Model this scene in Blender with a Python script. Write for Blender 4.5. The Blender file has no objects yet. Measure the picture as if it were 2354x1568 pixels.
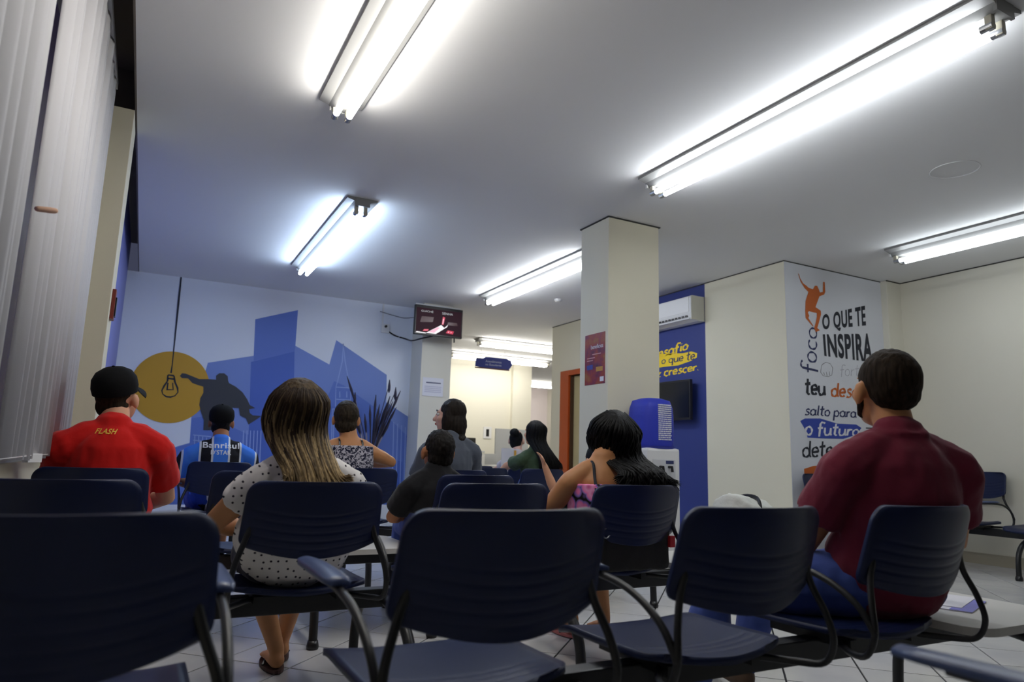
import bpy, bmesh, math, random
from mathutils import Vector, Matrix, noise
from mathutils.bvhtree import BVHTree
from mathutils.geometry import tessellate_polygon
random.seed(7)
scene = bpy.context.scene
C = scene.collection
PI = math.pi

# ------------------------------------------------------------------ camera
IW, IH, FPX, CAM_H = 2354, 1568, 1587.7, 0.92
YAW, PITCH, ROLL = math.radians(27.66), math.radians(9.557), math.radians(1.727)
_f = Vector((math.sin(YAW)*math.cos(PITCH), math.cos(YAW)*math.cos(PITCH), math.sin(PITCH)))
_r = Vector((math.cos(YAW), -math.sin(YAW), 0)); _u = _r.cross(_f)
CR = math.cos(ROLL)*_r + math.sin(ROLL)*_u
CU = -math.sin(ROLL)*_r + math.cos(ROLL)*_u
CF = _f
CAMP = Vector((0, 0, CAM_H))
cam_d = bpy.data.cameras.new('camera'); cam = bpy.data.objects.new('camera', cam_d); C.objects.link(cam)
M = Matrix.Identity(4)
for i in range(3):
    M[i][0] = CR[i]; M[i][1] = CU[i]; M[i][2] = -CF[i]; M[i][3] = CAMP[i]
cam.matrix_world = M
cam_d.sensor_width = 36; cam_d.lens = FPX/IW*36; cam_d.clip_start = 0.02
cam_d.dof.use_dof = True; cam_d.dof.focus_distance = 3.8; cam_d.dof.aperture_fstop = 2.8
scene.camera = cam
# ------------------------------------------------------------------ world, exposure
w = bpy.data.worlds.new('world'); scene.world = w; w.use_nodes = True
w.node_tree.nodes['Background'].inputs[0].default_value = (0.30, 0.33, 0.55, 1)
w.node_tree.nodes['Background'].inputs[1].default_value = 0.15
scene.view_settings.view_transform = 'Standard'; scene.view_settings.look = 'None'
scene.view_settings.gamma = 1; scene.view_settings.use_curve_mapping = False
scene.view_settings.exposure = 0.0
TUBE = 30.0            # emission of the fluorescent tubes

# ------------------------------------------------------------------ helpers
def ray(x, y):
    return CF + CR*((x-IW/2)/FPX) - CU*((y-IH/2)/FPX)
def at_z(x, y, z): d = ray(x, y); return CAMP + d*((z-CAM_H)/d.z)
def at_y(x, y, Y): d = ray(x, y); return CAMP + d*(Y/d.y)
def at_x(x, y, X): d = ray(x, y); return CAMP + d*(X/d.x)

def V(*a): return Vector(a)
class MB:
    def __init__(s): s.v = []; s.f = []; s.c = None
    def add(s, vs, fs):
        b = len(s.v); s.v += [Vector(p) for p in vs]; s.f += [tuple(i+b for i in f) for f in fs]
    def box(s, a, b, bev=0):
        (x0, y0, z0), (x1, y1, z1) = a, b
        if bev <= 0:
            s.add([(x0,y0,z0),(x1,y0,z0),(x1,y1,z0),(x0,y1,z0),(x0,y0,z1),(x1,y0,z1),(x1,y1,z1),(x0,y1,z1)],
                  [(0,3,2,1),(4,5,6,7),(0,1,5,4),(1,2,6,5),(2,3,7,6),(3,0,4,7)])
        else:
            bm = bmesh.new()
            r = bmesh.ops.create_cube(bm, size=1)
            for v in bm.verts:
                v.co = Vector(((x0+x1)/2+v.co.x*(x1-x0), (y0+y1)/2+v.co.y*(y1-y0), (z0+z1)/2+v.co.z*(z1-z0)))
            bmesh.ops.bevel(bm, geom=bm.edges[:], offset=bev, segments=2, profile=0.6, affect='EDGES')
            bm.verts.index_update()
            s.add([v.co for v in bm.verts], [[v.index for v in f.verts] for f in bm.faces]); bm.free()
        return s
    def tube(s, pts, rad, n=8, ref=(1,0,0), cap='flat'):
        pts = [Vector(p) for p in pts]; m = len(pts)
        if not isinstance(rad, (list, tuple)): rad = [rad]*m
        rad = [r if isinstance(r, (list, tuple)) else (r, r) for r in rad]
        tan = []
        for i in range(m):
            t = pts[min(i+1, m-1)] - pts[max(i-1, 0)]
            tan.append(t.normalized() if t.length > 1e-9 else Vector((0,0,1)))
        rings = []
        def ring(c, t, ra, rb):
            u = Vector(ref)
            if abs(u.dot(t)) > .97: u = Vector((0,1,0)) if abs(t.y) < .9 else Vector((0,0,1))
            a = (u - t*u.dot(t)).normalized(); b = t.cross(a)
            return [c + a*(ra*math.cos(2*PI*k/n)) + b*(rb*math.sin(2*PI*k/n)) for k in range(n)]
        if cap == 'round':
            for q in (.92, .6): 
                r = rad[0]; rings.append(ring(pts[0]-tan[0]*min(r)*q, tan[0], r[0]*math.sqrt(1-q*q), r[1]*math.sqrt(1-q*q)))
        for i in range(m): rings.append(ring(pts[i], tan[i], *rad[i]))
        if cap == 'round':
            for q in (.6, .92):
                r = rad[-1]; rings.append(ring(pts[-1]+tan[-1]*min(r)*q, tan[-1], r[0]*math.sqrt(1-q*q), r[1]*math.sqrt(1-q*q)))
        vs = [p for r in rings for p in r]; fs = []
        for i in range(len(rings)-1):
            for k in range(n):
                k2 = (k+1) % n
                fs.append((i*n+k, i*n+k2, (i+1)*n+k2, (i+1)*n+k))
        fs.append(tuple(range(n-1, -1, -1))); L = (len(rings)-1)*n; fs.append(tuple(L+k for k in range(n)))
        s.add(vs, fs); return s
    def ell(s, c, r, R=None, nu=14, nv=9):
        c = Vector(c); vs = []; fs = []
        for j in range(1, nv):
            th = PI*j/nv
            for k in range(nu):
                p = Vector((r[0]*math.sin(th)*math.cos(2*PI*k/nu), r[1]*math.sin(th)*math.sin(2*PI*k/nu), r[2]*math.cos(th)))
                vs.append(c + (R @ p if R else p))
        top = len(vs); vs.append(c + (R @ Vector((0,0,r[2])) if R else Vector((0,0,r[2]))))
        vs.append(c - (R @ Vector((0,0,r[2])) if R else Vector((0,0,r[2]))))
        for j in range(nv-2):
            for k in range(nu):
                k2 = (k+1) % nu; fs.append((j*nu+k, (j+1)*nu+k, (j+1)*nu+k2, j*nu+k2))
        for k in range(nu):
            k2 = (k+1) % nu; fs.append((top, k, k2)); fs.append((top+1, (nv-2)*nu+k2, (nv-2)*nu+k))
        s.add(vs, fs); return s
    def lathe(s, prof, c=(0,0,0), n=20):
        c = Vector(c); vs = []; fs = []
        for r, z in prof:
            for k in range(n): vs.append(c + Vector((r*math.cos(2*PI*k/n), r*math.sin(2*PI*k/n), z)))
        for i in range(len(prof)-1):
            for k in range(n):
                k2 = (k+1) % n; fs.append((i*n+k, i*n+k2, (i+1)*n+k2, (i+1)*n+k))
        fs.append(tuple(range(n-1,-1,-1))); fs.append(tuple((len(prof)-1)*n+k for k in range(n)))
        s.add(vs, fs); return s
    def slab(s, front, back, nu, nv, us=None, vs_=None):
        us = us or [i/nu for i in range(nu+1)]; vv = vs_ or [j/nv for j in range(nv+1)]
        nu = len(us)-1; nv = len(vv)-1; W = nu+1
        P = [front(u, v) for v in vv for u in us] + [back(u, v) for v in vv for u in us]
        o = W*(nv+1); fs = []
        for j in range(nv):
            for i in range(nu):
                a = j*W+i; fs.append((a, a+1, a+W+1, a+W)); fs.append((o+a, o+a+W, o+a+W+1, o+a+1))
        for i in range(nu):
            fs.append((i+1, i, o+i, o+i+1)); a = nv*W+i; fs.append((a, a+1, o+a+1, o+a))
        for j in range(nv):
            a = j*W; fs.append((a, a+W, o+a+W, o+a)); a = j*W+nu; fs.append((a+W, a, o+a, o+a+W))
        s.add(P, fs); return s
    def prism(s, poly, off):
        n = len(poly); poly = [Vector(p) for p in poly]; off = Vector(off)
        s.add(poly+[p+off for p in poly], [tuple(range(n)), tuple(range(2*n-1, n-1, -1))]+[(i, i+n, (i+1) % n+n, (i+1) % n) for i in range(n)])
        return s
    def mesh(s, name, smooth=False, fix=True):
        me = bpy.data.meshes.new(name); me.from_pydata([tuple(p) for p in s.v], [], s.f)
        if fix:
            bm = bmesh.new(); bm.from_mesh(me); bmesh.ops.recalc_face_normals(bm, faces=bm.faces[:]); bm.to_mesh(me); bm.free()
        if smooth: me.polygons.foreach_set('use_smooth', [True]*len(me.polygons))
        me.update(); return me
def part(name, mb, mat, parent=None, loc=None, rotz=0, smooth=False, label=None, fix=True):
    me = mb.mesh(name, smooth, fix) if isinstance(mb, MB) else mb
    o = bpy.data.objects.new(name, me); C.objects.link(o)
    if mat and not me.materials: me.materials.append(mat)
    if parent: o.parent = parent
    if loc: o.location = loc
    o.rotation_euler = (0, 0, rotz)
    if label: o['label'] = label
    return o
def tag(o, label, cat, group=None):
    o['label'] = label; o['category'] = cat
    if group: o['group'] = group
    return o
def thing(name, label, cat, loc=(0,0,0), rotz=0, group=None):
    o = bpy.data.objects.new(name, None); C.objects.link(o); o.location = loc; o.rotation_euler = (0,0,rotz)
    o.empty_display_size = .1
    return tag(o, label, cat, group)
def struct(name, mb, mat, parent=None, smooth=False):
    o = part(name, mb, mat, parent, smooth=smooth)
    if not parent: o['kind'] = 'structure'
    return o
def smooth_angle(me, ang=40):
    me.polygons.foreach_set('use_smooth', [True]*len(me.polygons))
    bm = bmesh.new(); bm.from_mesh(me); a = math.radians(ang)
    for e in bm.edges:
        if len(e.link_faces) == 2 and e.calc_face_angle(0) > a: e.smooth = False
    bm.to_mesh(me); bm.free()
def remesh(mb, voxel=.0085, it=6, disp=0, dscale=.08):
    me = mb.mesh('tmp'); o = bpy.data.objects.new('tmp', me); C.objects.link(o)
    m = o.modifiers.new('r', 'REMESH'); m.mode = 'VOXEL'; m.voxel_size = voxel
    if it:
        sm = o.modifiers.new('s', 'SMOOTH'); sm.factor = .5; sm.iterations = it
    dg = bpy.context.evaluated_depsgraph_get(); ev = o.evaluated_get(dg)
    out = bpy.data.meshes.new_from_object(ev); bpy.data.objects.remove(o); bpy.data.meshes.remove(me)
    out.materials.clear()
    if disp:
        nrm = [v.normal.copy() for v in out.vertices]
        for v, n in zip(out.vertices, nrm):
            p = v.co/dscale
            v.co += n*disp*(noise.noise(Vector((p.x, p.y, p.z*.55))) + .5*noise.noise(Vector((p.x*2.3+7, p.y*2.3, p.z*1.1))))
    out.polygons.foreach_set('use_smooth', [True]*len(out.polygons)); out.update()
    return out

# ------------------------------------------------------------------ materials
def mat(name, col, rough=.5, metal=0, bump=0, bscale=60, var=0, vscale=6, spec=.5, emit=None, estr=0, sheen=0, trans=0):
    m = bpy.data.materials.new(name); m.use_nodes = True; nt = m.node_tree; b = nt.nodes['Principled BSDF']
    b.inputs['Base Color'].default_value = (*col, 1); b.inputs['Roughness'].default_value = rough
    b.inputs['Metallic'].default_value = metal; b.inputs['Specular IOR Level'].default_value = spec
    if sheen: b.inputs['Sheen Weight'].default_value = sheen
    if trans: b.inputs['Transmission Weight'].default_value = trans
    if emit: b.inputs['Emission Color'].default_value = (*emit, 1); b.inputs['Emission Strength'].default_value = estr
    tc = nt.nodes.new('ShaderNodeTexCoord')
    if var:
        n = nt.nodes.new('ShaderNodeTexNoise'); n.inputs['Scale'].default_value = vscale; n.inputs['Detail'].default_value = 6
        nt.links.new(tc.outputs['Object'], n.inputs['Vector'])
        mx = nt.nodes.new('ShaderNodeMix'); mx.data_type = 'RGBA'
        mx.inputs[6].default_value = (*[c*(1-var) for c in col], 1); mx.inputs[7].default_value = (*[min(1, c*(1+var)) for c in col], 1)
        nt.links.new(n.outputs['Fac'], mx.inputs[0]); nt.links.new(mx.outputs[2], b.inputs['Base Color'])
    if bump:
        n2 = nt.nodes.new('ShaderNodeTexNoise'); n2.inputs['Scale'].default_value = bscale; n2.inputs['Detail'].default_value = 4
        nt.links.new(tc.outputs['Object'], n2.inputs['Vector'])
        bp = nt.nodes.new('ShaderNodeBump'); bp.inputs['Strength'].default_value = bump; bp.inputs['Distance'].default_value = .01
        nt.links.new(n2.outputs['Fac'], bp.inputs['Height']); nt.links.new(bp.outputs[0], b.inputs['Normal'])
    return m
def ramp(nt, src, stops, interp='LINEAR'):
    r = nt.nodes.new('ShaderNodeValToRGB'); r.color_ramp.interpolation = interp
    e = r.color_ramp.elements
    while len(e) < len(stops): e.new(.5)
    for i, (p, c) in enumerate(stops): e[i].position = p; e[i].color = (*c, 1)
    nt.links.new(src, r.inputs[0]); return r
def nodes_of(m): return m.node_tree, m.node_tree.nodes['Principled BSDF']
def s2l(*c): return tuple((x/255/12.92 if x/255 <= .04045 else ((x/255+.055)/1.055)**2.4) for x in c)

MT = {}
MT['ceiling'] = mat('ceiling_paint', (.78,.78,.78), .9, var=.015, vscale=1.2)
MT['cream'] = mat('cream_paint', (.76,.72,.57), .75, bump=.03, bscale=120, var=.015, vscale=2)
MT['cream2'] = mat('pale_cream_paint', (.78,.75,.64), .75, bump=.03, bscale=120)
MT['white_wall'] = mat('white_vinyl', (.74,.76,.82), .55)
MT['mural_white'] = mat('mural_white_vinyl', (.80,.84,.92), .5, var=.02, vscale=1)
MT['blue_wall'] = mat('blue_paint', s2l(42,58,130), .6, bump=.03, bscale=120)
MT['left_blue'] = mat('violet_blue_vinyl', s2l(120,125,190), .5)
MT['grout'] = mat('dark_grout', (.03,.03,.035), .9)
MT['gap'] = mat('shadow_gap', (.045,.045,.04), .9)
MT['base_tile'] = mat('beige_baseboard', (.42,.38,.29), .4)
MT['dark_recess'] = mat('shaded_recess_board', (.22,.19,.16), .9)  # dark brown carries the shade of the unlit recess
MT['blind'] = mat('blind_fabric', (.66,.645,.66), .8, bump=.05, bscale=300)
MT['metal_dark'] = mat('black_painted_steel', (.012,.013,.015), .38, spec=.5)
MT['chrome'] = mat('worn_steel', (.35,.36,.38), .3, metal=.9)
MT['navy'] = mat('navy_polypropylene', (.008,.015,.060), .40, bump=.08, bscale=500, var=.08, vscale=3, spec=.32)
MT['arm_blue'] = mat('blue_armrest_plastic', (.06,.09,.21), .34)
MT['lamp_enamel'] = mat('grey_lamp_enamel', (.24,.24,.235), .45)
MT['enamel'] = mat('white_enamel', (.72,.72,.70), .4)
MT['socket'] = mat('lamp_socket', (.45,.42,.33), .5)
MT['black_plastic'] = mat('black_plastic', (.012,.012,.014), .3)
MT['white_plastic'] = mat('white_plastic', (.78,.78,.78), .35)
MT['paper'] = mat('paper', (.80,.80,.86), .7)
MT['ink'] = mat('black_ink', (.012,.016,.03), .6)
MT['ink_blue'] = mat('navy_ink', (.025,.035,.12), .6)
MT['orange'] = mat('orange_ink', s2l(200,100,35), .6)
MT['orange_paint'] = mat('orange_door_paint', s2l(180,72,14), .45)
MT['yellow'] = mat('ochre_vinyl', s2l(205,155,40), .55)
MT['byellow'] = mat('bright_yellow_vinyl', s2l(250,215,40), .55)
MT['royal'] = mat('royal_blue_ink', s2l(45,70,170), .6)
MT['m_light'] = mat('mural_light_blue', s2l(118,142,208), .5)
MT['m_mid'] = mat('mural_mid_blue', s2l(92,120,200), .5)
MT['m_dark'] = mat('mural_deep_blue', s2l(72,103,190), .5)
MT['m_line'] = mat('mural_pale_line', s2l(150,172,225), .5)
MT['m_char'] = mat('mural_charcoal', s2l(52,54,62), .55)
MT['wood_peg'] = mat('pale_wood', s2l(225,180,150), .6)
MT['red_plaque'] = mat('dark_red_plastic', s2l(120,45,35), .4)
MT['glass_dark'] = mat('dusk_glass', (.16,.10,.34), .25)
MT['grey_panel'] = mat('grey_partition', (.42,.43,.44), .7)
MT['table'] = mat('grey_laminate', (.62,.61,.58), .4)

def tile_mat():
    m = mat('white_floor_tile', (.70,.70,.70), .22, spec=.5); nt, b = nodes_of(m)
    tc = nt.nodes['Texture Coordinate']; oi = nt.nodes.new('ShaderNodeObjectInfo')
    g = nt.nodes.new('ShaderNodeNewGeometry')
    n = nt.nodes.new('ShaderNodeTexNoise'); n.inputs['Scale'].default_value = 2.2; n.inputs['Detail'].default_value = 5
    nt.links.new(g.outputs['Position'], n.inputs['Vector'])
    r = ramp(nt, n.outputs['Fac'], [(.35, (.60,.60,.62)), (.65, (.72,.72,.71))])
    mx = nt.nodes.new('ShaderNodeMix'); mx.data_type = 'RGBA'; mx.blend_type = 'MULTIPLY'; mx.inputs[0].default_value = 1
    r2 = ramp(nt, oi.outputs['Random'], [(0, (.94,.94,.94)), (1, (1,1,1))])
    nt.links.new(r.outputs[0], mx.inputs[6]); nt.links.new(r2.outputs[0], mx.inputs[7]); nt.links.new(mx.outputs[2], b.inputs['Base Color'])
    return m
MT['tile'] = tile_mat()
def tube_mat(name, col, k=1.0):
    m = bpy.data.materials.new(name); m.use_nodes = True; nt = m.node_tree; nt.nodes.clear()
    e = nt.nodes.new('ShaderNodeEmission'); e.inputs[0].default_value = (*col, 1); e.inputs[1].default_value = TUBE*k
    o = nt.nodes.new('ShaderNodeOutputMaterial'); nt.links.new(e.outputs[0], o.inputs[0]); return m
MT['t_warm'] = tube_mat('tube_warm_white', (1.0,.965,.90))
MT['t_neutral'] = tube_mat('tube_neutral_white', (.92,.96,1.0))
MT['t_right'] = tube_mat('tube_weak_white', (.88,.95,1.0), .5)
MT['t_cool'] = tube_mat('tube_daylight', (.60,.76,1.0), 1.35)
MT['t_far'] = tube_mat('tube_bright_white', (1.0,.97,.90), 1.25)

# ================================================================== THE SETTING
H = 3.05
XB, YM, YSG, XR, YFAR = 5.77, 9.52, 4.90, 7.60, 14.0
PX0, PX1, PY0, PY1 = 3.44, 4.00, 4.79, 5.22           # free-standing column
floor = struct('floor', MB().box((-.5,-9,-.12), (11.2,19.3,-.006)), MT['grout'])
TP = .34; s45 = math.sqrt(.5)
tile_me = MB().box((-TP/2+.0042, -TP/2+.0042, -.008), (TP/2-.0042, TP/2-.0042, 0), bev=.0015).mesh('tile')
tile_me.materials.append(MT['tile'])
tiles = []
for i in range(-60, 61):
    for j in range(-60, 61):
        cx = .418 + (i+.5)*TP*s45 + (j+.5)*TP*s45; cy = 3.465 + (i+.5)*TP*s45 - (j+.5)*TP*s45
        if not (-.45 < cx < 11 and -4.9 < cy < 19): continue
        if PX0 < cx < PX1 and PY0 < cy < PY1: continue
        if XB+.2 < cx and YSG+.2 < cy < 9.3: continue
        d = Vector((cx, cy, 0)) - CAMP; zc = d.dot(CF); vis = False
        if zc > .3:
            px = IW/2 + FPX*d.dot(CR)/zc; py = IH/2 - FPX*d.dot(CU)/zc
            vis = -150 < px < IW+150 and py < IH+120
        tiles.append((not vis, zc if vis else 99, cx, cy))
tiles.sort()
rest = MB()
for k, (nv, zc, cx, cy) in enumerate(tiles):
    if k < 300 and not nv:
        o = bpy.data.objects.new('tile', tile_me); C.objects.link(o); o.parent = floor; o.location = (cx, cy, 0); o.rotation_euler = (0,0,PI/4)
    else:
        h = (TP/2-.0042)*math.sqrt(2)
        rest.add([(cx-h,cy,0),(cx,cy-h,0),(cx+h,cy,0),(cx,cy+h,0)], [(0,1,2,3)])
o = part('tile_field', rest, MT['tile'], floor, fix=False); o['kind'] = 'stuff'
ceiling = struct('ceiling', MB().box((-.25,-9,H), (11.2,19.3,H+.3)), MT['ceiling'])
# left side: window wall, pilaster, blue wall beyond, recess above
wl = MB().box((-.62,-9,0), (-.5,4.82,.83)).box((-.62,-9,3.0), (-.5,4.82,3.45)).box((-.62,-9,.83), (-.5,.2,3.0)).box((-.62,4.6,.83), (-.5,4.82,3.0))
struct('wall_left', wl, MT['cream'])
pl = part('pilaster', MB().box((-.62,4.82,0), (-.262,5.2,H), bev=.004), MT['cream']); pl['kind'] = 'structure'
struct('wall_left', MB().box((-.62,5.2,0), (-.375,YM,3.45)), MT['left_blue'])
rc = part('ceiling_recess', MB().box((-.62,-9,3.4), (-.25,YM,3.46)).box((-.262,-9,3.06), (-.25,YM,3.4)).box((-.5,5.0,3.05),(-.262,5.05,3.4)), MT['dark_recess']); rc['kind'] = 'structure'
win = struct('window_1', MB().box((-.60,.2,.83), (-.52,.28,3.0)).box((-.60,4.52,.83), (-.52,4.6,3.0)).box((-.60,.2,.83),(-.52,4.6,.9)).box((-.60,.2,2.93),(-.52,4.6,3.0)).box((-.60,1.6,.83),(-.52,1.66,3.0)).box((-.60,3.1,.83),(-.52,3.16,3.0)), MT['enamel'])
for a, b in ((.28,1.6), (1.66,3.1), (3.16,4.52)):
    part('pane', MB().box((-.565,a,.9), (-.555,b,2.93)), MT['glass_dark'], win)
# mural wall and pillar beside it
wall_back = struct('wall_back', MB().box((-.62,YM,0), (3.5,YM+.15,H)), MT['mural_white'])
pil2 = part('wall_pillar', MB().box((3.34,9.09,0), (3.79,YM+.15,H), bev=.004), MT['cream2']); pil2['kind'] = 'structure'
# column
column = part('column', MB().box((PX0,PY0,0), (PX1,PY1,H), bev=.004), MT['cream']); column['kind'] = 'structure'
# office block: cream / blue / cream side, white sign face, corner pilaster, right wall
struct('wall_right', MB().box((XB-.003,4.9,0), (XB+.12,6.07,H)), MT['cream'])
struct('wall_right', MB().box((XB,6.07,0), (XB+.12,8.2,H)), MT['blue_wall'])
struct('wall_right', MB().box((XB,8.2,0), (XB+.12,8.30,H)).box((XB,9.20,0),(XB+.12,9.58,H)).box((XB,8.30,2.20),(XB+.12,9.20,H)), MT['cream'])
struct('wall_front', MB().box((XB,YSG-.004,0), (7.36,YSG+.12,H)), MT['white_wall'])
cp = part('corner_pilaster', MB().box((7.35,4.82,0), (7.75,5.05,H), bev=.004), MT['cream2']); cp['kind'] = 'structure'
struct('wall_right', MB().box((XR,-9,0), (XR+.15,4.9,H)), MT['cream2'])
struct('baseboard_right', MB().box((XR-.015,-9,0), (XR,4.82,.11), bev=.003), MT['base_tile'])
struct('baseboard_front', MB().box((XB,YSG-.013,0), (7.35,YSG,.09), bev=.003), MT['base_tile'])
struct('wall_behind', MB().box((-.62,-9.15,0), (XR+.15,-9,H)), MT['cream2'])  # unseen rear wall, set far back to weaken bounced light
# far room
struct('wall_far', MB().box((3.3,YFAR,0), (7.83,YFAR+.15,H)).box((7.35,YFAR-.10,0),(7.83,YFAR,H)), MT['cream2'])
struct('wall_far', MB().box((7.6,18.5,0), (11.2,18.65,H)), mat('pinkish_grey_blind_wall', s2l(215,205,205), .8))
struct('wall_far_left', MB().box((3.34,YM,0), (3.5,YFAR,H)), MT['cream2'])
struct('wall_far_right', MB().box((11,9.4,0), (11.15,18.6,H)), MT['cream2'])
struct('wall_office_back', MB().box((XB+.12,9.46,0), (11.0,9.575,H)), MT['cream2'])
struct('wall_office_inside', MB().box((7.2,8.0,0), (7.3,9.46,H)).box((XB+.12,8.0,0),(7.2,8.1,H)), mat('office_beige', s2l(215,205,165), .8))
# solid dark strips whose colour stands in for the shade of ceiling gaps
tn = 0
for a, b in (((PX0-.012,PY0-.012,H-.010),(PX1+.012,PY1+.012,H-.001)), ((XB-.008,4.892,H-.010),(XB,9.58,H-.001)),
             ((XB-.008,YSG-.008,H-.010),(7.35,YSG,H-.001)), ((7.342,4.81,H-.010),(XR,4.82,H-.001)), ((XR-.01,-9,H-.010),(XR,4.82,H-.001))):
    tn += 1; struct('gap_shade_%d' % tn, MB().box(a, b), MT['gap'])
# orange door frame with open doorway in the office wall
dr = struct('door_1', MB().box((XB-.035,9.02,0), (XB+.14,9.26,2.28), bev=.004), MT['orange_paint'])
part('door_frame', MB().box((XB-.035,8.24,2.20), (XB+.14,9.02,2.28), bev=.004).box((XB-.035,8.24,0),(XB+.14,8.32,2.20), bev=.004), MT['orange_paint'], dr)
part('door_leaf', MB().box((XB+.05,8.33,.01), (XB+.09,9.0,2.19), bev=.003), mat('beige_door', s2l(190,175,130), .6), dr)
part('door_edge', MB().box((XB+.0,8.985,.01), (XB+.05,9.02,2.19)), mat('dark_door_rebate', s2l(70,45,20), .7), dr)

# ================================================================== CEILING LAMPS
def lamp(x0, x1, y0, y1, tm, label, along='Y'):
    t = thing('fluorescent_lamp', label, 'ceiling lamp', ((x0+x1)/2, (y0+y1)/2, H), 0 if along == 'Y' else -PI/2, 'fluorescent ceiling lamps')
    W, L = ((x1-x0)/2, (y1-y0)/2) if along == 'Y' else ((y1-y0)/2, (x1-x0)/2)
    prof = [(-W,0),(-W,-.018),(-W*.55,-.034),(-W*.34,-.07),(W*.34,-.07),(W*.55,-.034),(W,-.018),(W,0)]
    part('housing', MB().prism([(a,-L,b) for a, b in prof], (0,2*L,0)), MT['lamp_enamel'], t)
    part('end_cap', MB().box((-W*.5,-L-.004,-.072), (W*.5,-L+.012,-.002)), MT['lamp_enamel'], t)
    part('end_cap', MB().box((-W*.5,L-.012,-.072), (W*.5,L+.004,-.002)), MT['enamel'], t)
    for sx in (-1, 1):
        xx = sx*W*.30
        part('tube', MB().tube([(xx,-L+.07,-.120),(xx,L-.07,-.120)], .0185, 14), tm, t, smooth=False)
        for sy in (-1, 1):
            so = part('socket', MB().box((xx-.016, sy*(L-.045)-.016, -.137), (xx+.016, sy*(L-.045)+.016, -.068), bev=.004), MT['socket'], t)
            part('tube_end', MB().tube([(xx,sy*(L-.03),-.120),(xx,sy*(L-.085),-.120)], .0195, 12), MT['chrome'], so)
    return t
lamp(.735,1.0,1.55,4.03,MT['t_warm'],'twin-tube fluorescent lamp cut off by the top edge, left of centre')
lamp(3.13,3.42,1.50,3.98,MT['t_neutral'],'largest twin-tube fluorescent lamp at upper right, seen full length')
lamp(1.31,1.57,5.55,8.05,MT['t_cool'],'short-looking bluish fluorescent lamp above the city mural')
lamp(3.78,4.05,5.72,8.20,MT['t_neutral'],'fluorescent lamp running behind the column towards the television')
lamp(6.25,6.55,1.60,4.10,MT['t_right'],'fluorescent lamp beside the right wall, above the lettered panel')
lamp(5.2,7.6,11.18,11.43,MT['t_far'],'nearer crosswise fluorescent lamp in the bright room beyond','X')
lamp(5.4,7.8,12.95,13.2,MT['t_far'],'farther crosswise fluorescent lamp above the hanging blue sign','X')
lamp(8.6,11.0,16.9,17.15,MT['t_far'],'most distant fluorescent lamp glimpsed left of the orange door','X')
sm = tag(part('smoke_detector', MB().lathe([(.05,0),(.052,-.012),(.04,-.03),(.015,-.034)], n=20), MT['white_plastic'], smooth=True), 'small white round detector on the ceiling left of the column', 'detector')
sm.location = at_z(1283, 688, H)
rg = tag(part('ceiling_ring', MB().lathe([(.155,0),(.158,-.004),(.150,-.005),(.148,0)], n=40), MT['ceiling'], smooth=True), 'faint round patch plate on the ceiling at far right', 'ceiling plate')
rg.location = at_z(2195, 390, H)

# ================================================================== FLAT ART HELPERS
def quad_fn(corners, plane):
    """corners: pixel TL,TR,BR,BL laid on a wall plane -> function (s,t) -> point on that wall."""
    kind, val = plane
    f = {'x': at_x, 'y': at_y, 'z': at_z}[kind]
    tl, tr, br, bl = [f(p[0], p[1], val) for p in corners]
    return lambda s, t: (bl*(1-s)+br*s)*(1-t) + (tl*(1-s)+tr*s)*t
def text2d(txt, bold=0):
    cu = bpy.data.curves.new('t', 'FONT'); cu.body = txt; cu.resolution_u = 5; cu.offset = bold; cu.space_character = 1+bold*3
    o = bpy.data.objects.new('t', cu); C.objects.link(o)
    dg = bpy.context.evaluated_depsgraph_get(); me = bpy.data.meshes.new_from_object(o.evaluated_get(dg))
    bpy.data.objects.remove(o)
    vs = [v.co.copy() for v in me.vertices]; fs = [tuple(p.vertices) for p in me.polygons]
    bpy.data.meshes.remove(me)
    x0 = min(v.x for v in vs); x1 = max(v.x for v in vs); y0 = min(v.y for v in vs); y1 = max(v.y for v in vs)
    return [((v.x-x0)/(x1-x0), (v.y-y0)/(y1-y0)) for v in vs], fs
def quad_text(name, txt, corners, plane, off, m, parent, italic=0, bold=0):
    vs, fs = text2d(txt, bold); q = quad_fn(corners, plane); mb = MB()
    mb.add([q(s+italic*(t-.5), t)+Vector(off) for s, t in vs], fs)
    return part(name, mb, m, parent, fix=False)
def arc(cx, cy, rx, ry, a0, a1, n=12):
    return [(cx+rx*math.cos(math.radians(a0+(a1-a0)*i/n)), cy+ry*math.sin(math.radians(a0+(a1-a0)*i/n))) for i in range(n+1)]
O_ = arc(.28,.3,.24,.3,60,420,18)
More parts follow.
